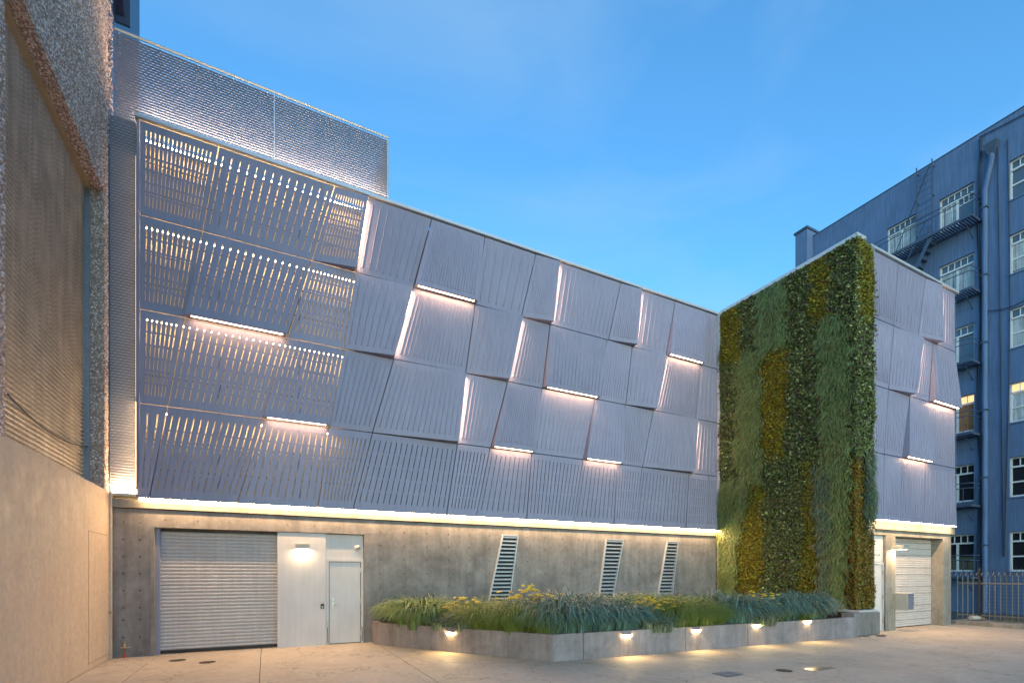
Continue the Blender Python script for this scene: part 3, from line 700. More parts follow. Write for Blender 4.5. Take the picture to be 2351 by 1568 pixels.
for i in range(3):
    a, c = Vector(PC[i]), Vector(PC[i+1]); ia, ic = INN[i], INN[i+1]
    for f0, f1 in zip(splits[i], splits[i][1:]):
        e0 = .003/(c-a).length if f0 > 0 else 0; e1 = .003/(c-a).length if f1 < 1 else 0
        q = [a.lerp(c, f0+e0), a.lerp(c, f1-e1), ia.lerp(ic, f1-e1), ia.lerp(ic, f0+e0)]
        MB().prism([(v.x, v.y) for v in q], 0, PZ).build('wall_segment', 'planter', PL, .008)
MB().prism([(v.x, v.y) for v in INN]+[(XG-.12, YC+.06), (XG-.12, -.02), (5.49, .0)], .05, .44).build('soil', 'soil', PL)
MB().box(17.525, XC-.03, -4.98, YC+.05, 0, .655).build('end_block', 'conc', PL, .006)
# step lights let into the planter wall
def on_seg(px, py, i):
    a, c = PC[i], PC[i+1]; d = Vector((c[0]-a[0], c[1]-a[1], 0)).normalized(); n_ = Vector((d.y, -d.x, 0))
    r = ray(px, py); A = Vector((*a, 0)); t = (A-CAM).dot(n_)/r.dot(n_); return CAM+r*t, d, n_
SLP = [(1035, 1453.7, 1, 'step light on the left leg of the planter wall, below the yellow flowers'), (1438.6, 1459.7, 2, 'step light half hidden by hanging grass near the point of the planter'),
       (1598.5, 1447.7, 2, 'step light second from the point on the long leg of the planter'), (1736.7, 1436.4, 2, 'step light third from the point, under the yellow flowers'), (1853, 1427.7, 2, 'step light farthest right on the planter wall')]
for px, py, i, lab in SLP:
    p, d, n_ = on_seg(px, py, i); z = p.z
    r = empty('step_light', p, lab, 'step light', 'step lights along the planter')
    b = MB(); w = .11
    a0 = p-d*w+n_*.002; a1 = p+d*w+n_*.002; up = Vector((0, 0, 1))
    # slim hood with the lens under it
    b.hexa([tuple(a0+up*.035), tuple(a0+n_*.05+up*.035), tuple(a1+n_*.05+up*.035), tuple(a1+up*.035), tuple(a0+up*.05), tuple(a0+n_*.05+up*.042), tuple(a1+n_*.05+up*.042), tuple(a1+up*.05)])
    b.build('light_hood', 'steel', r)
    lo, hi = -.03, .03
    b = MB(); b.quad(tuple(a0+d*.01+n_*.006+up*lo), tuple(a1-d*.01+n_*.006+up*lo), tuple(a1-d*.01+n_*.034+up*hi), tuple(a0+d*.01+n_*.034+up*hi)); b.build('light_lens', 'led_s', r)

# ---- plants of the planter
def blades(n, R0, h, spread, wd, base, droop=1., dry=.05, seed=0):
    R = np.random.default_rng(seed)
    a = R.uniform(0, 2*np.pi, n); rr = R0*np.sqrt(R.random(n))
    p0 = np.stack([np.cos(a)*rr, np.sin(a)*rr, np.full(n, 0)], 1)
    b_ = a+R.normal(0, .7, n); out = np.stack([np.cos(b_), np.sin(b_), np.zeros(n)], 1)
    L = h*R.uniform(.65, 1.25, n)[:, None]; k = (spread*R.uniform(.3, 1.25, n))[:, None]; up = np.array([0, 0, 1.])
    d0 = up+out*k*.4; d1 = up*.75+out*k*.9; d2 = up*(.25-.55*droop*k)+out*k*1.2; d3 = -up*droop*k*1.1+out*k*.8+up*.1
    P_ = [p0]
    for d, f in ((d0, .36), (d1, .28), (d2, .24), (d3, .26)): P_.append(P_[-1]+d/np.linalg.norm(d, axis=1)[:, None]*L*f)
    wv = np.cross(out, up)+R.normal(0, .35, (n, 3)); wv /= np.linalg.norm(wv, axis=1)[:, None]; wv = wv*(wd*R.uniform(.6, 1.2, n))[:, None]
    V = np.stack([P_[0]-wv*.7, P_[0]+wv*.7, P_[1]-wv, P_[1]+wv, P_[2]-wv*.9, P_[2]+wv*.9, P_[3]-wv*.6, P_[3]+wv*.6, P_[4]-wv*.1, P_[4]+wv*.1], 1).reshape(-1, 3)
    fb = np.array([[0, 1, 3, 2], [2, 3, 5, 4], [4, 5, 7, 6], [6, 7, 9, 8]])
    Fc = (np.arange(n)[:, None, None]*10+fb[None]).reshape(-1, 4)
    col = np.array(base)*R.uniform(.6, 1.45, n)[:, None]; q = R.random(n) < dry; col[q] = np.array([.28, .24, .12])
    return V, Fc, np.repeat(col, 10, 0)
def stems_flowers(n, R0, h, seed):
    R = np.random.default_rng(seed); b = []; V = []; F_ = []; C_ = []
    heads = []
    for k in range(n):
        a = R.uniform(0, 6.28); r = R0*math.sqrt(R.random()); x, y = math.cos(a)*r, math.sin(a)*r; hh = h*R.uniform(.7, 1.15)
        heads.append((x*1.5, y*1.5, hh)); i0 = len(V)
        V += [(x-.003, y, 0), (x+.003, y, 0), (x*1.5+.003, y*1.5, hh), (x*1.5-.003, y*1.5, hh)]; F_.append((i0, i0+1, i0+2, i0+3)); C_ += [(.10, .13, .06)]*4
    HV, HF, HC = [], [], []
    for (x, y, z) in heads:
        rr = R.uniform(.028, .048); tl = R.normal(0, .25, 2)
        for q in range(9):
            a = R.uniform(0, 6.28); r = rr*math.sqrt(R.random()); ox, oy = math.cos(a)*r, math.sin(a)*r; oz = ox*tl[0]+oy*tl[1]+.008*(1-(r/rr)**2)
            i0 = len(HV); s = .014; HV += [(x+ox-s, y+oy-s, z+oz), (x+ox+s, y+oy-s, z+oz+.003), (x+ox+s, y+oy+s, z+oz), (x+ox-s, y+oy+s, z+oz-.003), (x+ox, y+oy, z+oz+.016)]
            HF += [(i0, i0+1, i0+4), (i0+1, i0+2, i0+4), (i0+2, i0+3, i0+4), (i0+3, i0, i0+4)]; c = np.array([.72, .52, .03])*R.uniform(.75, 1.15); HC += [tuple(c)]*5
    return (V, F_, C_), (HV, HF, HC)
KINDS = {'lyme': [], 'blue': [], 'feather': [], 'yarrow': []}
for s in range(3):
    KINDS['lyme'].append(np_mesh('grass_blades', 'blade', *blades(600, .24, 1.02, .76, .0092, (.19, .27, .09), 1.0, .06, 10+s)))
    KINDS['blue'].append(np_mesh('grass_blades', 'blade', *blades(620, .25, .95, .66, .0090, (.135, .23, .19), .9, .03, 20+s)))
    KINDS['feather'].append(np_mesh('grass_blades', 'blade', *blades(1500, .28, .82, .72, .0034, (.20, .265, .05), .75, .10, 30+s)))
    KINDS['yarrow'].append((np_mesh('foliage', 'blade', *blades(460, .22, .40, .7, .008, (.19, .25, .17), .5, .02, 40+s)), stems_flowers(24, .18, .50, 50+s)))
YM = []
for s, (fol, (st, hd)) in enumerate(KINDS['yarrow']): YM.append((fol, np_mesh('stems', 'blade', *st), np_mesh('flower_heads', 'petal', *hd)))
# kind, x, y, scale, height scale
def pf(px, py, back=.0):   # a spot behind the planter rim seen at this column
    i = 1 if px < 1270 else 2
    p, d, n_ = on_seg(px, py, i); return p-n_*(.30+back)
SP = [
 ('lyme', 890, .05, .95), ('lyme', 915, -.08, 1.1), ('lyme', 948, -.10, 1.15), ('lyme', 975, .02, 1.05),
 ('yarrow', 1000, -.12, 1.15), ('yarrow', 1026, -.08, 1.2), ('yarrow', 1055, -.02, 1.25),
 ('feather', 1062, .30, .95), ('feather', 1090, .08, 1.1), ('feather', 1120, .02, 1.1), ('feather', 1165, .05, 1.15), ('feather', 1200, .25, 1.2), ('feather', 1238, .06, 1.05),
 ('yarrow', 1130, .55, 1.75), ('yarrow', 1175, .6, 1.8), ('yarrow', 1215, .6, 1.75), ('lyme', 1090, .9, 1.1), ('lyme', 1150, 1.2, 1.15), ('lyme', 1215, 1.0, 1.1),
 ('blue', 1235, .40, 1.1), ('blue', 1290, .10, 1.1), ('blue', 1330, .02, 1.15), ('blue', 1365, .15, 1.2), ('blue', 1400, .02, 1.15), ('blue', 1440, .10, 1.1), ('blue', 1345, .55, 1.2), ('blue', 1300, .7, 1.15), ('blue', 1410, .60, 1.15), ('blue', 1472, .10, .95),
 ('yarrow', 1505, -.08, 1.35), ('yarrow', 1530, -.12, 1.15), ('yarrow', 1490, .15, 1.5),
 ('lyme', 1500, 1.0, 1.15), ('lyme', 1545, 1.1, 1.1), ('lyme', 1590, 1.2, 1.15), ('lyme', 1640, 1.3, 1.1), ('lyme', 1450, 1.2, 1.0),
 ('feather', 1570, .05, 1.1), ('feather', 1595, .10, 1.2), ('feather', 1630, .02, 1.15), ('feather', 1665, .12, 1.1), ('feather', 1575, .45, 1.2), ('feather', 1640, .55, 1.2),
 ('blue', 1700, .12, 1.05), ('blue', 1722, .02, 1.1), ('blue', 1690, .6, 1.1), ('yarrow', 1744, -.10, 1.25), ('yarrow', 1768, -.08, 1.35), ('blue', 1745, .55, 1.0),
 ('blue', 1785, .25, 1.1), ('blue', 1815, .08, 1.1), ('blue', 1845, .18, 1.15), ('blue', 1875, .06, 1.1), ('blue', 1903, .06, 1.0), ('feather', 1860, .02, .7), ('feather', 1800, .02, .75), ('blue', 1830, .55, 1.1), ('blue', 1890, .40, 1.1),
]
names = {'lyme': ('grass_clump', 'green strap-leaved grass clump', 'grass'), 'blue': ('blue_grass_clump', 'blue-green grass clump', 'grass'), 'feather': ('feathery_grass', 'fine feathery olive grass clump', 'grass'), 'yarrow': ('yarrow_plant', 'yarrow with flat yellow flower heads', 'flower')}
ORD = ['first', 'second', 'third', 'fourth', 'fifth', 'sixth', 'seventh', 'eighth', 'ninth', 'tenth', 'eleventh', 'twelfth', 'thirteenth', 'fourteenth', 'fifteenth', 'sixteenth', 'seventeenth', 'eighteenth', 'nineteenth', 'twentieth', 'twenty-first', 'twenty-second', 'twenty-third']
cnt = {}
for kind, px, back, sc_ in sorted(SP, key=lambda q: q[1]):
    k = cnt.get(kind, 0); cnt[kind] = k+1
    p = pf(px, 1440, back); p.z = .43
    if kind == 'yarrow': p.z = .46
    nm, lb, ct = names[kind]
    lab = f'{lb}, {ORD[k]} of its kind from the left in the planter'
    grp = {'lyme': 'green grass clumps in the planter', 'blue': 'blue-green grass clumps in the planter', 'feather': 'feathery grasses in the planter', 'yarrow': 'yellow yarrows in the planter'}[kind]
    if kind == 'yarrow':
        fol, st, hd = YM[k % 3]; o = link(nm, fol, None, p); tag(o, lab, ct, grp)
        for nm2, me in (('flower_stems', st), ('flower_heads', hd)):
            c = bpy.data.objects.new(nm2, me); COL.objects.link(c); c.parent = o; c['kind'] = 'stuff'
    else:
        o = link(nm, KINDS[kind][k % 3], None, p); tag(o, lab, ct, grp)
    o.rotation_euler = (0, 0, random.uniform(0, 6.28)); s = sc_*random.uniform(.82, 1.12); o.scale = (s, s, s*(.92 if kind != 'yarrow' else 1))

# ================================================================== left building
LB_ = empty('pebble_dash_building', (-2, -4, 0), 'tall pebble-dashed building with cream rendered base on the left', 'building')
CZ = 3.47; RY0, RY1 = -.27, -4.48; RD = .36; SZ = 9.5
MB().box(-.5, 0, -16, .0, 0, CZ).build('base_wall', 'cream', LB_, .01)
b = MB()                                            # cut lines of an old opening, raised render edges
for (ya, za, yb, zb_) in ((-1.36, .12, -1.36, 2.55), (-1.36, 2.55, -.14, 2.55), (-1.36, .12, -.14, .12)):
    b.box(.0005, .004, min(ya, yb)-.006, max(ya, yb)+.006, min(za, zb_)-.006, max(za, zb_)+.006)
b.build('render_joint', 'cream_line', LB_)
MB().box(.003, .045, -.075, -.005, 0, CZ-.02).build('corner_post', 'cream', LB_, .004)
PX = -.03
box('pier', 'pebble_base', LB_, -1.0, PX, RY0, -.0, CZ, SZ)
box('pier', 'pebble_base', LB_, -1.0, PX, -16, RY1, CZ, SZ)
box('upper_wall', 'pebble_base', LB_, -1.2, PX, -16, -.0, SZ, 17)
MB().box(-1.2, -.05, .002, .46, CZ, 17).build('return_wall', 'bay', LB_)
b = MB(); pitch = .078; z = CZ; yz = []
while z < SZ: yz += [(-RD, z), (-RD+.030, z+pitch*.2), (-RD+.040, z+pitch*.4), (-RD+.030, z+pitch*.6), (-RD, z+pitch*.8)]; z += pitch
for (xa, za), (xb, zb_) in zip(yz, yz[1:]): b.quad((xa, RY0-.03, za), (xa, RY1+.02, za), (xb, RY1+.02, zb_), (xb, RY0-.03, zb_))
b.build('corrugated_sheet', 'corr', LB_)
MB().box(-RD+.03, -RD+.13, RY1, RY0-.03, SZ-.07, SZ-.002).build('head_trim', 'trim', LB_, .004)
b = MB(); b.box(-RD+.03, -RD+.11, RY0-.06, RY0-.004, CZ, SZ-.07); b.build('side_channel', 'frame_blue', LB_, .004)
b = MB()
for k in range(14): z = CZ+.3+k*.42; b.lathe((-RD+.07, RY0-.06, z), [(.010, 0), (.010, -.006)], 8, 'y')
b.build('channel_bolts', 'steel', LB_)
# pebbles pressed into the mortar
def pebbles(n, P0, U, V_, N, size, name='pebbles'):
    R = RNG; P0, U, V_, N = map(np.array, (P0, U, V_, N)); a, c = R.random(n), R.random(n)
    ctr = P0+a[:, None]*U+c[:, None]*V_
    un, vn = U/np.linalg.norm(U), V_/np.linalg.norm(V_); rot = R.uniform(0, 6.28, n)
    e1 = np.cos(rot)[:, None]*un+np.sin(rot)[:, None]*vn; e2 = -np.sin(rot)[:, None]*un+np.cos(rot)[:, None]*vn
    tl = R.normal(0, .25, (n, 2)); N1 = N+e1*tl[:, :1]+e2*tl[:, 1:]
    s = size*R.uniform(.55, 1.35, n)[:, None]; el = R.uniform(.55, .95, n)[:, None]
    ring = [ctr+(e1*math.cos(t)+e2*math.sin(t)*el)*s*R.uniform(.8, 1.15, (n, 1)) for t in (0, 1.05, 2.1, 3.14, 4.2, 5.24)]
    top = [ctr+((e1*math.cos(t+.3)*.5+e2*math.sin(t+.3)*el*.5))*s+N1*s*.55 for t in (0, 2.1, 4.2)]
    Vv = np.stack(ring+top, 1).reshape(-1, 3)
    fb = np.array([[0, 1, 6], [1, 7, 6], [1, 2, 7], [2, 3, 7], [3, 8, 7], [3, 4, 8], [4, 5, 8], [5, 6, 8], [5, 0, 6], [6, 7, 8]])
    Fc = (np.arange(n)[:, None, None]*9+fb[None]).reshape(-1, 3)
    pal = np.array([[.80, .60, .54], [.58, .38, .29], [.92, .78, .72], [.36, .21, .16], [.72, .46, .32], [.85, .70, .68]])
    col = pal[R.integers(0, len(pal), n)]*R.uniform(.7, 1.2, n)[:, None]
    o = link(name, np_mesh(name, 'pebble', Vv, Fc, np.repeat(col, 9, 0)), LB_); o['kind'] = 'stuff'; return o
pebbles(2200, (-RD+.04, RY0-.002, CZ), (RD-.05, 0, 0), (0, 0, SZ-CZ), (0, -1, 0), .0165)
pebbles(1900, (PX, RY0+.01, CZ), (0, -RY0-.01, 0), (0, 0, SZ-CZ), (1, 0, 0), .02)
pebbles(2600, (-RD+.04, RY1, SZ), (RD-.07, 0, 0), (0, RY0-RY1, 0), (0, 0, -1), .0165)
pebbles(40000, (PX, -7.2, SZ), (0, 7.19, 0), (0, 0, 5.6), (1, 0, 0), .0165)
pebbles(22000, (PX, -7.6, CZ), (0, 7.6+RY1, 0), (0, 0, SZ-CZ), (1, 0, 0), .0165)
pebbles(600, (-.05, .01, 10.5), (0, .45, 0), (0, 0, 5), (1, 0, 0), .02)
# dark bay high up at the far corner
q = on_y(298.5, 61.7, .75); b = MB(); b.box(-1.2, q.x, .75, .80, q.z, 18)
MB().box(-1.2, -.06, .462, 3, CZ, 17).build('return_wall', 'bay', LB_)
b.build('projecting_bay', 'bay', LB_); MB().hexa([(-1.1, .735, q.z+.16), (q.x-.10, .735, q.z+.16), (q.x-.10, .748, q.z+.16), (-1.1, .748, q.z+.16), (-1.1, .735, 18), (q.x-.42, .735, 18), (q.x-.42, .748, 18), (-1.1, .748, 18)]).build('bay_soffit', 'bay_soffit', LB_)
# cable sagging across the sheet
ca, cb = on_x(18, 905, -.28), on_x(205, 1024, -.28)
pts = []
for k in range(15): f = k/14; q = ca.lerp(cb, f); pts.append((q.x, q.y, q.z-.38*4*f*(1-f)*.5))
tag(MB().tube(pts, .011).build('hanging_cable', 'cable'), 'black cable sagging across the corrugated sheet of the left building', 'cable')
# hook and chain by the corner, standpipe
ch = empty('wall_chain', (.03, -.14, .9), 'rusty chain hanging from a hook where cream and concrete walls meet', 'chain')
MB().tube([(.0, -.13, .98), (.05, -.13, .99), (.06, -.13, .96), (.02, -.13, .95)], .006).build('hook', 'dark', ch)
b = MB()
for k in range(17):
    z = .95-k*.036; c = (.075, -.06)
    pts = [(c[0]+(.011*math.cos(t) if k % 2 else 0), c[1]+(0 if k % 2 else .011*math.cos(t)), z+.022*math.sin(t)) for t in np.linspace(0, 6.283, 9)]
    b.tube(pts, .004, 4)
b.build('chain_links', 'rust', ch)
sp_ = on_y(286, 1490, -.06)
st = empty('standpipe_tap', (sp_.x, -.06, 0), 'brass hose tap on a short red standpipe at the foot of the concrete wall', 'tap')
MB().tube([(sp_.x, -.06, 0), (sp_.x, -.06, .10)], .018, 10).build('pipe', 'red', st); MB().tube([(sp_.x, -.06, .10), (sp_.x, -.06, .20)], .011, 8).build('pipe', 'rust', st)
MB().lathe((sp_.x, -.06, .20), [(.016, 0), (.03, .02), (.026, .05), (.032, .06), (.018, .09), (.012, .13), (.006, .14)], 12).build('valve_body', 'brass', st, 0, True)
MB().tube([(sp_.x-.07, -.07, .23), (sp_.x+.09, -.07, .225)], [.015, .011], 10).build('outlet', 'brass', st)
MB().lathe((sp_.x, -.06, .345), [(.03, 0), (.032, .006), (.008, .01)], 12).build('hand_wheel', 'steel', st)

# ================================================================== blue building
XB = 31.58; ROOF = 21.5
BB = empty('blue_building', (XB+4, 6, 0), 'tall blue painted apartment building with white windows behind the courtyard', 'building')
bys = lambda px: on_x(px, HZ, XB).y
Y_far, Y_near = bys(1866), -26.; Y_end = on_x(1826, HZ, XB-.55).y
wins = []
FL = 3.2
cols = {'b': (bys(2103), bys(2036)), 'c': (bys(2237), bys(2156)), 'd': (bys(2317)-1.35, bys(2317)), 'a': (bys(1980), bys(1925)), 'e': (bys(2317)-4.8, bys(2317)-3.5)}
zt0 = 19.55; WH = 1.70
holes_y = list(cols.values()); holes_z = [(zt0-WH-FL*k, zt0-FL*k) for k in range(6)]
us = cuts(Y_near, Y_far, holes_y); vs = cuts(-2, ROOF, holes_z)
relief(us, vs, lambda i, j: None if inside((us[i]+us[i+1])/2, holes_y) and inside((vs[j]+vs[j+1])/2, holes_z) else 0, lambda u, v, d: (XB+d, u, v), .22).build('wall', 'blue', BB)
box('wall', 'blue', BB, XB+.8, XB+9, Y_near, Y_far, -2, ROOF-.3)
box('parapet', 'blue', BB, XB+.002, XB+.8, Y_near, Y_far, ROOF-.3, ROOF+.02)
MB().box(XB-.02, XB+.4, Y_near, Y_far, ROOF+.022, ROOF+.07).build('parapet_coping', 'blue_metal', BB)
MB().box(XB-.55, XB+1.2, Y_far+.002, Y_end, -2, ROOF+.35).build('corner_pier', 'blue', BB); MB().box(XB-.62, XB+1.3, Y_far-.06, Y_end+.06, ROOF+.352, ROOF+.47).build('pier_cap', 'blue_metal', BB)
styles = {('c', 0): ('g_mid', 'half'), ('c', 1): ('g_mid', 'blind'), ('c', 2): ('g_mid', 'half'), ('c', 3): ('g_lit', 'orange'), ('c', 4): ('g_dark', None), ('c', 5): ('g_dark', None),
          ('b', 0): ('g_mid', 'blind'), ('d', 0): ('g_mid', None), ('d', 1): ('g_mid', 'half'), ('d', 2): ('g_mid', 'blind'), ('d', 3): ('g_lit', 'blindw'), ('d', 4): ('g_dark', None), ('d', 5): ('g_dark', None)}
for cn, (ya, yb) in cols.items():
    for k in range(6):
        if cn == 'e' : pass
        z1_, z0_ = zt0-FL*k, zt0-WH-FL*k; gm, cur = styles.get((cn, k), ('g_dark', None)); xg = XB+.17
        fb = MB(); t = .055; ff = XB+.11
        def fbar(y0, y1, z0, z1, x0=ff): fb.box(x0, xg+.01, y0, y1, z0, z1)
        fbar(ya, ya+t, z0_, z1_); fbar(yb-t, yb, z0_, z1_); fbar(ya+t, yb-t, z1_-t, z1_); fbar(ya+t, yb-t, z0_, z0_+t+.02)
        tr = z1_-.40; fbar(ya+t, yb-t, tr-.035, tr+.035, ff-.02)
        ym = (ya+yb)/2
        if cn in 'bc' and k < 3 or cn == 'c': fbar(ym-.04, ym+.04, z0_+t+.02, tr-.035)
        elif cn in 'de' : fbar(ya+t, yb-t, (z0_+tr)/2-.03, (z0_+tr)/2+.03, ff+.01)
        npn = 5
        for q in range(1, npn): y = ya+t+(yb-ya-2*t)*q/npn; fbar(y-.014, y+.014, tr+.035, z1_-t, ff+.02)
        if cn == 'c' and k == 0:
            for y_0, y_1 in ((ya+t, ym-.04), (ym+.04, yb-t)):
                fbar(y_0, y_1, tr-.34, tr-.31, ff+.02)
                for q in (1, 2): y = y_0+(y_1-y_0)*q/3; fbar(y-.012, y+.012, tr-.31, tr-.035, ff+.02)
        w = fb.build('window', 'winframe', BB)
        MB().quad((xg, ya+t, z0_+t), (xg, yb-t, z0_+t), (xg, yb-t, z1_-t), (xg, ya+t, z1_-t)).build('pane', gm, w)
        if cur:
            cm = 'curtain_w' if cur == 'orange' else 'curtain'
            y_0, y_1 = (ya+t, yb-t) if cur.startswith('blind') else ((ym, yb-t) if cur == 'half' else (ya+t, yb-t))
            zb_ = z0_+.08 if cur != 'half' else z0_+.15; zt_ = tr-.04
            cb_ = MB(); nn = 14
            for q in range(nn):
                a, c = y_0+(y_1-y_0)*q/nn, y_0+(y_1-y_0)*(q+1)/nn; xa_, xc_ = xg-.012-.008*(q % 2), xg-.012-.008*((q+1) % 2)
                cb_.quad((xa_, a, zb_), (xc_, c, zb_), (xc_, c, zt_), (xa_, a, zt_))
            cb_.build('curtain', cm, w)
        MB().box(XB-.04, XB+.10, ya-.03, yb+.03, z0_-.06, z0_-.002).build('window_sill', 'blue', BB)
# fire escape balconies: platform, stringers, railing
y0b, y1b = cols['c'][0]-.25, cols['b'][1]+.35
LVL = ['top', 'second highest', 'third highest', 'fourth highest', 'second lowest', 'lowest']
def balcony(zp, lab, long_=True):
    r = empty('fire_escape_balcony', (XB-.5, (y0b+y1b)/2, zp), lab, 'fire escape', 'fire escape balconies on the blue building')
    xo = XB-.95; ye = y1b if long_ else cols['c'][1]+.5
    b = MB()
    b.box(xo, xo+.04, y0b, ye, zp-.10, zp); b.box(XB-.05, XB-.005, y0b, ye, zp-.10, zp); b.box(xo+.04, XB-.05, y0b, y0b+.04, zp-.10, zp); b.box(xo+.04, XB-.05, ye-.04, ye, zp-.10, zp)
    b.build('platform_frame', 'blue_metal', r)
    bm_ = MB().box(-.018, .018, 0, ye-y0b-.10, -.02, .02).mesh('platform_slat', 'blue_metal')
    b = MB(); 
    y = y0b+.08
    sm2 = MB().box(xo+.05, XB-.06, -.03, .03, -.015, .015).mesh('platform_slat', 'blue_metal')
    while y < ye-.06:
        link('platform_slat', sm2, r, (0, y, zp-.03)); y += .105
    b = MB(); zr = zp+.95
    for zz in (zr, zr-.22): b.tube([(XB-.0, y0b+.02, zz), (XB-.72, y0b+.02, zz), (XB-.9, y0b+.08, zz), (xo+.01, y0b+.28, zz), (xo+.01, ye-.02, zz), (XB, ye-.02, zz)], .020)
    b.build('railing', 'blue_metal', r)
    post = MB().box(-.011, .011, -.011, .011, 0, .74).mesh('baluster', 'blue_metal')
    y = y0b+.30
    while y < ye: link('baluster', post, r, (xo+.01, y, zp)); y += .33
    for x in (XB-.62, XB-.32): link('baluster', post, r, (x, y0b+.02, zp))
    for y in (y0b+.3, ye-.3): MB().bar((xo+.05, y, zp-.1), (XB, y, zp-.65), .03).build('bracket', 'blue_metal', r)
    return r
ZP = 17.62
for k in range(6):
    balcony(ZP-FL*k, f'{LVL[k]} iron fire escape balcony on the blue building', k == 0)
fs = empty('fire_escape_stair', (XB-.6, cols['c'][1]+.4, ZP-1.5), 'steep iron stair hanging below the top fire escape balcony', 'stair')
sa, sb = Vector((XB-.62, cols['c'][1]-.05, ZP-.05)), Vector((XB-.62, cols['c'][1]+1.55, ZP-FL))
for dx in (-.24, .24): MB().bar(sa+Vector((dx, 0, 0)), sb+Vector((dx, 0, 0)), .03, .16).build('stringer', 'blue_metal', fs); MB().bar(sa+Vector((dx*1.1, .25, .75)), sb+Vector((dx*1.1, .25, .75)), .03).build('handrail', 'blue_metal', fs)
for q in range(1, 11):
    c = sa.lerp(sb, q/11); MB().box(c.x-.22, c.x+.22, c.y-.10, c.y+.10, c.z-.015, c.z+.015).build('tread', 'blue_metal', fs)
ya, yb = bys(2145), bys(2103); ld = empty('roof_ladder', (XB-.2, (ya+yb)/2, ZP), 'iron ladder climbing from the top fire escape to the blue building roof', 'ladder')
yb = ya+.62
for y in (ya, yb): MB().box(XB-.24, XB-.20, y-.02, y+.02, ZP, ROOF+.1).build('stile', 'blue_metal', ld)
rg = MB().tube([(XB-.22, ya, 0), (XB-.22, yb, 0)], .012).mesh('rung', 'blue_metal')
for q in range(12): link('rung', rg, ld, (0, 0, ZP+.2+q*.31))
for z in (ROOF-.2, ROOF-1.6):
    for y in (ya, yb): MB().bar((XB-.21, y, z), (XB, y, z), .03).build('wall_bracket', 'blue_metal', ld)
dp = empty('drainpipe', (XB-.1, bys(2262), 0), 'fat blue drainpipe with hopper head running down the blue wall', 'drainpipe')
yh, yp = bys(2279), bys(2263); zh = on_x(2279, 340, XB).z
MB().hexa([(XB-.16, yh-.10, zh-.35), (XB, yh-.10, zh-.35), (XB, yh+.10, zh-.35), (XB-.16, yh+.10, zh-.35), (XB-.30, yh-.24, zh+.15), (XB, yh-.24, zh+.15), (XB, yh+.24, zh+.15), (XB-.30, yh+.24, zh+.15)]).build('hopper_head', 'blue_metal', dp)
MB().tube([(XB-.10, yh, zh-.3), (XB-.10, yh, zh-.55), (XB-.10, yp, zh-1.75), (XB-.10, yp, zh-2.1), (XB-.10, yp, 0)], .095, 10).build('pipe', 'blue', dp)
for z in np.arange(3, zh-2, 3.0): MB().box(XB-.21, XB, yp-.12, yp+.12, z, z+.06).build('pipe_clip', 'blue_metal', dp)
def wire(pts, r, lab): tag(MB().tube(pts, r, 5).build('wall_cable', 'cable'), lab, 'cable', 'cables on the blue wall')
yc_ = bys(2250)
wire([(XB-.05, yc_+.05*math.sin(z*.8), z) for z in np.arange(1.5, ROOF+.05, .9)], .045, 'thick bundle of cables running down the blue wall beside the drainpipe')
wire([(XB-.04, bys(2290)-.012*(ROOF-z), z) for z in np.arange(2.5, ROOF, 1.2)], .018, 'thin cable hanging right of the drainpipe on the blue wall')
wire([(XB-.04, bys(2312)-.10*math.sin((ROOF-z)*.2), z) for z in np.arange(2.5, ROOF, 1.2)], .018, 'thin cable hanging beside the right window column of the blue wall')
p_, q_ = Vector((XB-.06, yc_, ROOF-.1)), Vector((XB-.06, yc_-9, ROOF-.15))
wire([(XB-.06, p_.y+(q_.y-p_.y)*f, ROOF-.15-1.0*4*f*(1-f)*.35) for f in np.linspace(0, 1, 14)], .022, 'cable drooping along the top edge of the blue wall')
wire([(XB-.07, yc_-2.6*f, 13.6-1.2*4*f*(1-f)*.5+.5*f) for f in np.linspace(0, 1, 10)], .018, 'short cable looping from the bundle towards the right windows')
wire([(XB-.25+.1*f, bys(2075)+(bys(2050)-bys(2075))*f*2.2-1.2+1.2*f, ROOF-.1-5.2*f) for f in np.linspace(0, 1, 8)], .018, 'slack cable slanting from the roof edge past the left upper window')

# ================================================================== fence, kerb, yard at the right
FX = 25.2
kb = MB().box(24.3, FX+.35, -8.6, YC+.25, -.1, .14).build('kerb', 'fascia', None, .01); tag(kb, kind='structure')
yd = MB().box(FX+.36, XB, -30, 30, -.3, -.06).build('yard_ground', 'soil'); tag(yd, kind='structure')
FN = empty('metal_fence', (FX, -6.5, .14), 'pale metal fence with curled picket tops and dark posts at the right', 'fence')
fy0, fy1 = -12.4, YC+.35
def picket_mesh():
    pts = [(0, 0, 0), (0, 0, 1.45)]+[(-.09+.09*math.cos(t), 0, 1.50+.13*math.sin(t)) for t in np.linspace(0, 2.9, 7)]
    return MB().tube(pts, .013, 6).mesh('picket', 'rail')
pm_ = picket_mesh()
y = fy1
while y > fy0: link('picket', pm_, FN, (FX, y, .16)); y -= .145
for z in (.28, 1.40): MB().box(FX-.02, FX+.02, fy0, fy1, z, z+.045).build('rail', 'rail', FN)
for y in (fy1-.62, fy1-1.85, fy1-3.6, fy1-5.4): MB().box(FX-.075, FX-.025, y-.025, y+.025, .14, 1.98).build('post', 'fence_dark', FN)
b = MB(); z = .3
while z < 1.98: b.bar((FX-.05, fy0, z), (FX-.05, fy1-.6, z), .006); z += .12
y = fy1-.6
while y > fy0: b.bar((FX-.05, y, .2), (FX-.05, y, 1.97), .006); y -= .12
o = b.build('welded_mesh', 'fence_dark', FN); o['kind'] = 'stuff'
cp = empty('pipe_coupling', (24.75, -5.0, .14), 'short capped pipe lying on the kerb at the foot of the fence', 'pipe')
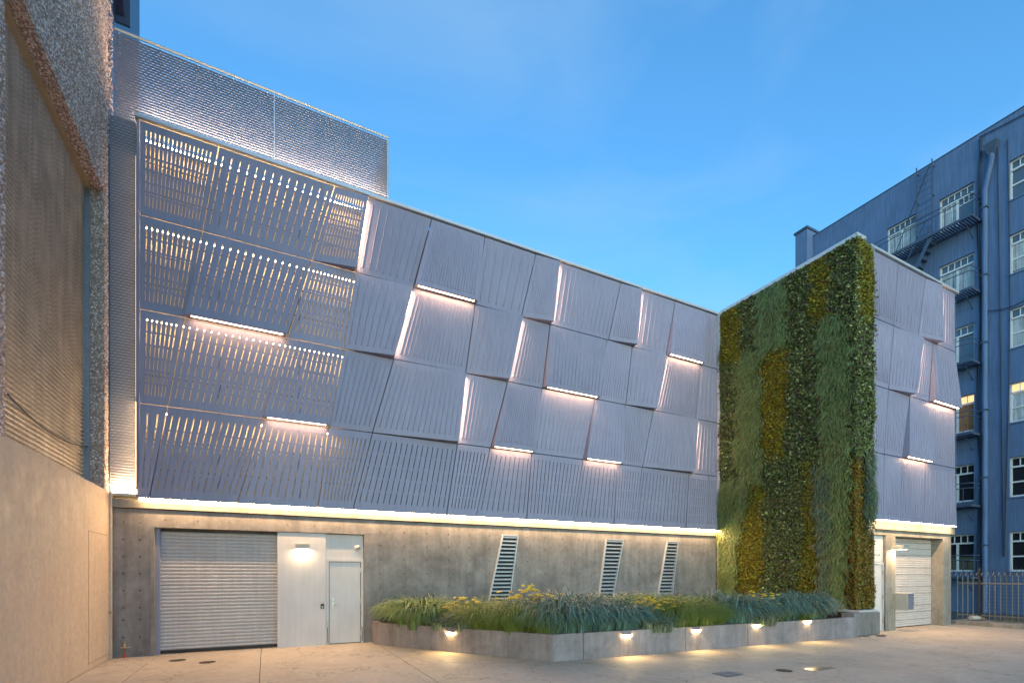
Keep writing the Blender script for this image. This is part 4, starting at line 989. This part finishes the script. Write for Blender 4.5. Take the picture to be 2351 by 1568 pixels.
MB().tube([(24.55, -4.95, .24), (24.85, -5.05, .23)], .075, 12).build('pipe', 'boxpaint', cp); MB().tube([(24.851, -5.05, .23), (24.95, -5.08, .22)], .06, 12).build('coupling', 'rust', cp); MB().tube([(24.96, -5.08, .22), (25.1, -5.15, .17)], .03, 8).build('nozzle', 'brass', cp)
# shrub and weeds by the kerb
R = np.random.default_rng(3); n = 1400
pp = np.stack([R.normal(25.35, .28, n), R.normal(-8.75, .40, n), np.abs(R.normal(.30, .22, n))+.02], 1); nr_ = R.normal(0, 1, (n, 3))*[1, 1, .4]+[-.5, -.5, .3]; nr_ /= np.linalg.norm(nr_, axis=1)[:, None]
sb_ = empty('shrub', (25.35, -8.75, 0), 'small leafy green shrub at the near end of the kerb, far right', 'shrub')
me = foliage('leaves', pp, nr_, 'leafy', None); o = link('leaves', me, sb_)
MB().tube([(25.35, -8.75, 0), (25.33, -8.7, .3), (25.36, -8.76, .5)], [.02, .015, .006]).build('stem', 'rubble', sb_)
V, Fc, C_ = blades(500, .1, .16, .8, .004, (.12, .12, .05), .7, .3, 77); V = V+np.repeat(np.stack([R.uniform(24.9, 25.15, 500), R.uniform(-8.4, -5.4, 500), np.full(500, .135)], 1), 10, 0)
tag(link('verge_grass', np_mesh('verge_grass', 'blade', V, Fc, C_)), 'short dry grass growing along the fence kerb', 'grass', kind='stuff')

# ================================================================== courtyard covers
def cover(px, py, r, name, lab, cat, mat='iron'):
    p = on_z(px, py); t = empty(name, (p.x, p.y, 0), lab, cat)
    MB().lathe((p.x, p.y, .001), [(r, 0), (r, .003)], 24).build('cover_ring', mat, t); b = MB()
    MB().lathe((p.x, p.y, .0045), [(r*.86, 0), (r*.86, .002)], 24).build('cover_lid', mat, t)
cover(408, 1515, .15, 'cleanout_cover', 'round iron cover in the paving in front of the shutter, left of two', 'cover')
cover(476, 1519.5, .15, 'cleanout_cover', 'round iron cover in the paving in front of the shutter, right of two', 'cover')
cover(1800, 1538.6, .14, 'cleanout_cover', 'round iron cover beside the bright steel plate in the paving', 'cover')
def quad_on_ground(c, z0, z1): return MB().prism([(on_z(*q).x, on_z(*q).y) for q in c], z0, z1)
pl_ = empty('floor_plate', on_z(1878, 1534), 'bright square steel plate let into the paving', 'plate')
quad_on_ground([(1838, 1535), (1872, 1540), (1920, 1533), (1888, 1529)], .001, .005).build('plate_lid', 'plate', pl_)
gr = empty('drain_grate', on_z(1672, 1546), 'dark slotted drain grate in the paving', 'grate')
quad_on_ground([(1634, 1545), (1671, 1554), (1707, 1547), (1672, 1540)], .001, .003).build('grate_frame', 'iron', gr)
a0, a1, a2, a3 = [on_z(*q) for q in ((1636, 1545), (1671, 1553), (1705, 1547), (1672, 1540.7))]
for k in range(9):
    f = (k+.5)/9; p, q = a0.lerp(a1, f), a3.lerp(a2, f); MB().bar((p.x, p.y, .006), (q.x, q.y, .006), .035, .004).build('grate_bar', 'frame_blue', gr)
quad = quad_on_ground([(1490, 1462), (1540, 1465), (1536, 1470), (1486, 1467)], .001, .003)
# twigs and hose litter by the end block
b = MB()
for k in range(26):
    p = on_z(random.uniform(1968, 2030), random.uniform(1455, 1463)); a = random.uniform(0, 3.14); l = random.uniform(.05, .16)
    b.bar((p.x-l*math.cos(a), p.y-l*math.sin(a), .012), (p.x+l*math.cos(a), p.y+l*math.sin(a), .02), .014, .012)
tag(b.build('leaf_litter', 'rubble'), 'scatter of dry twigs on the paving below the living wall', 'litter', kind='stuff')
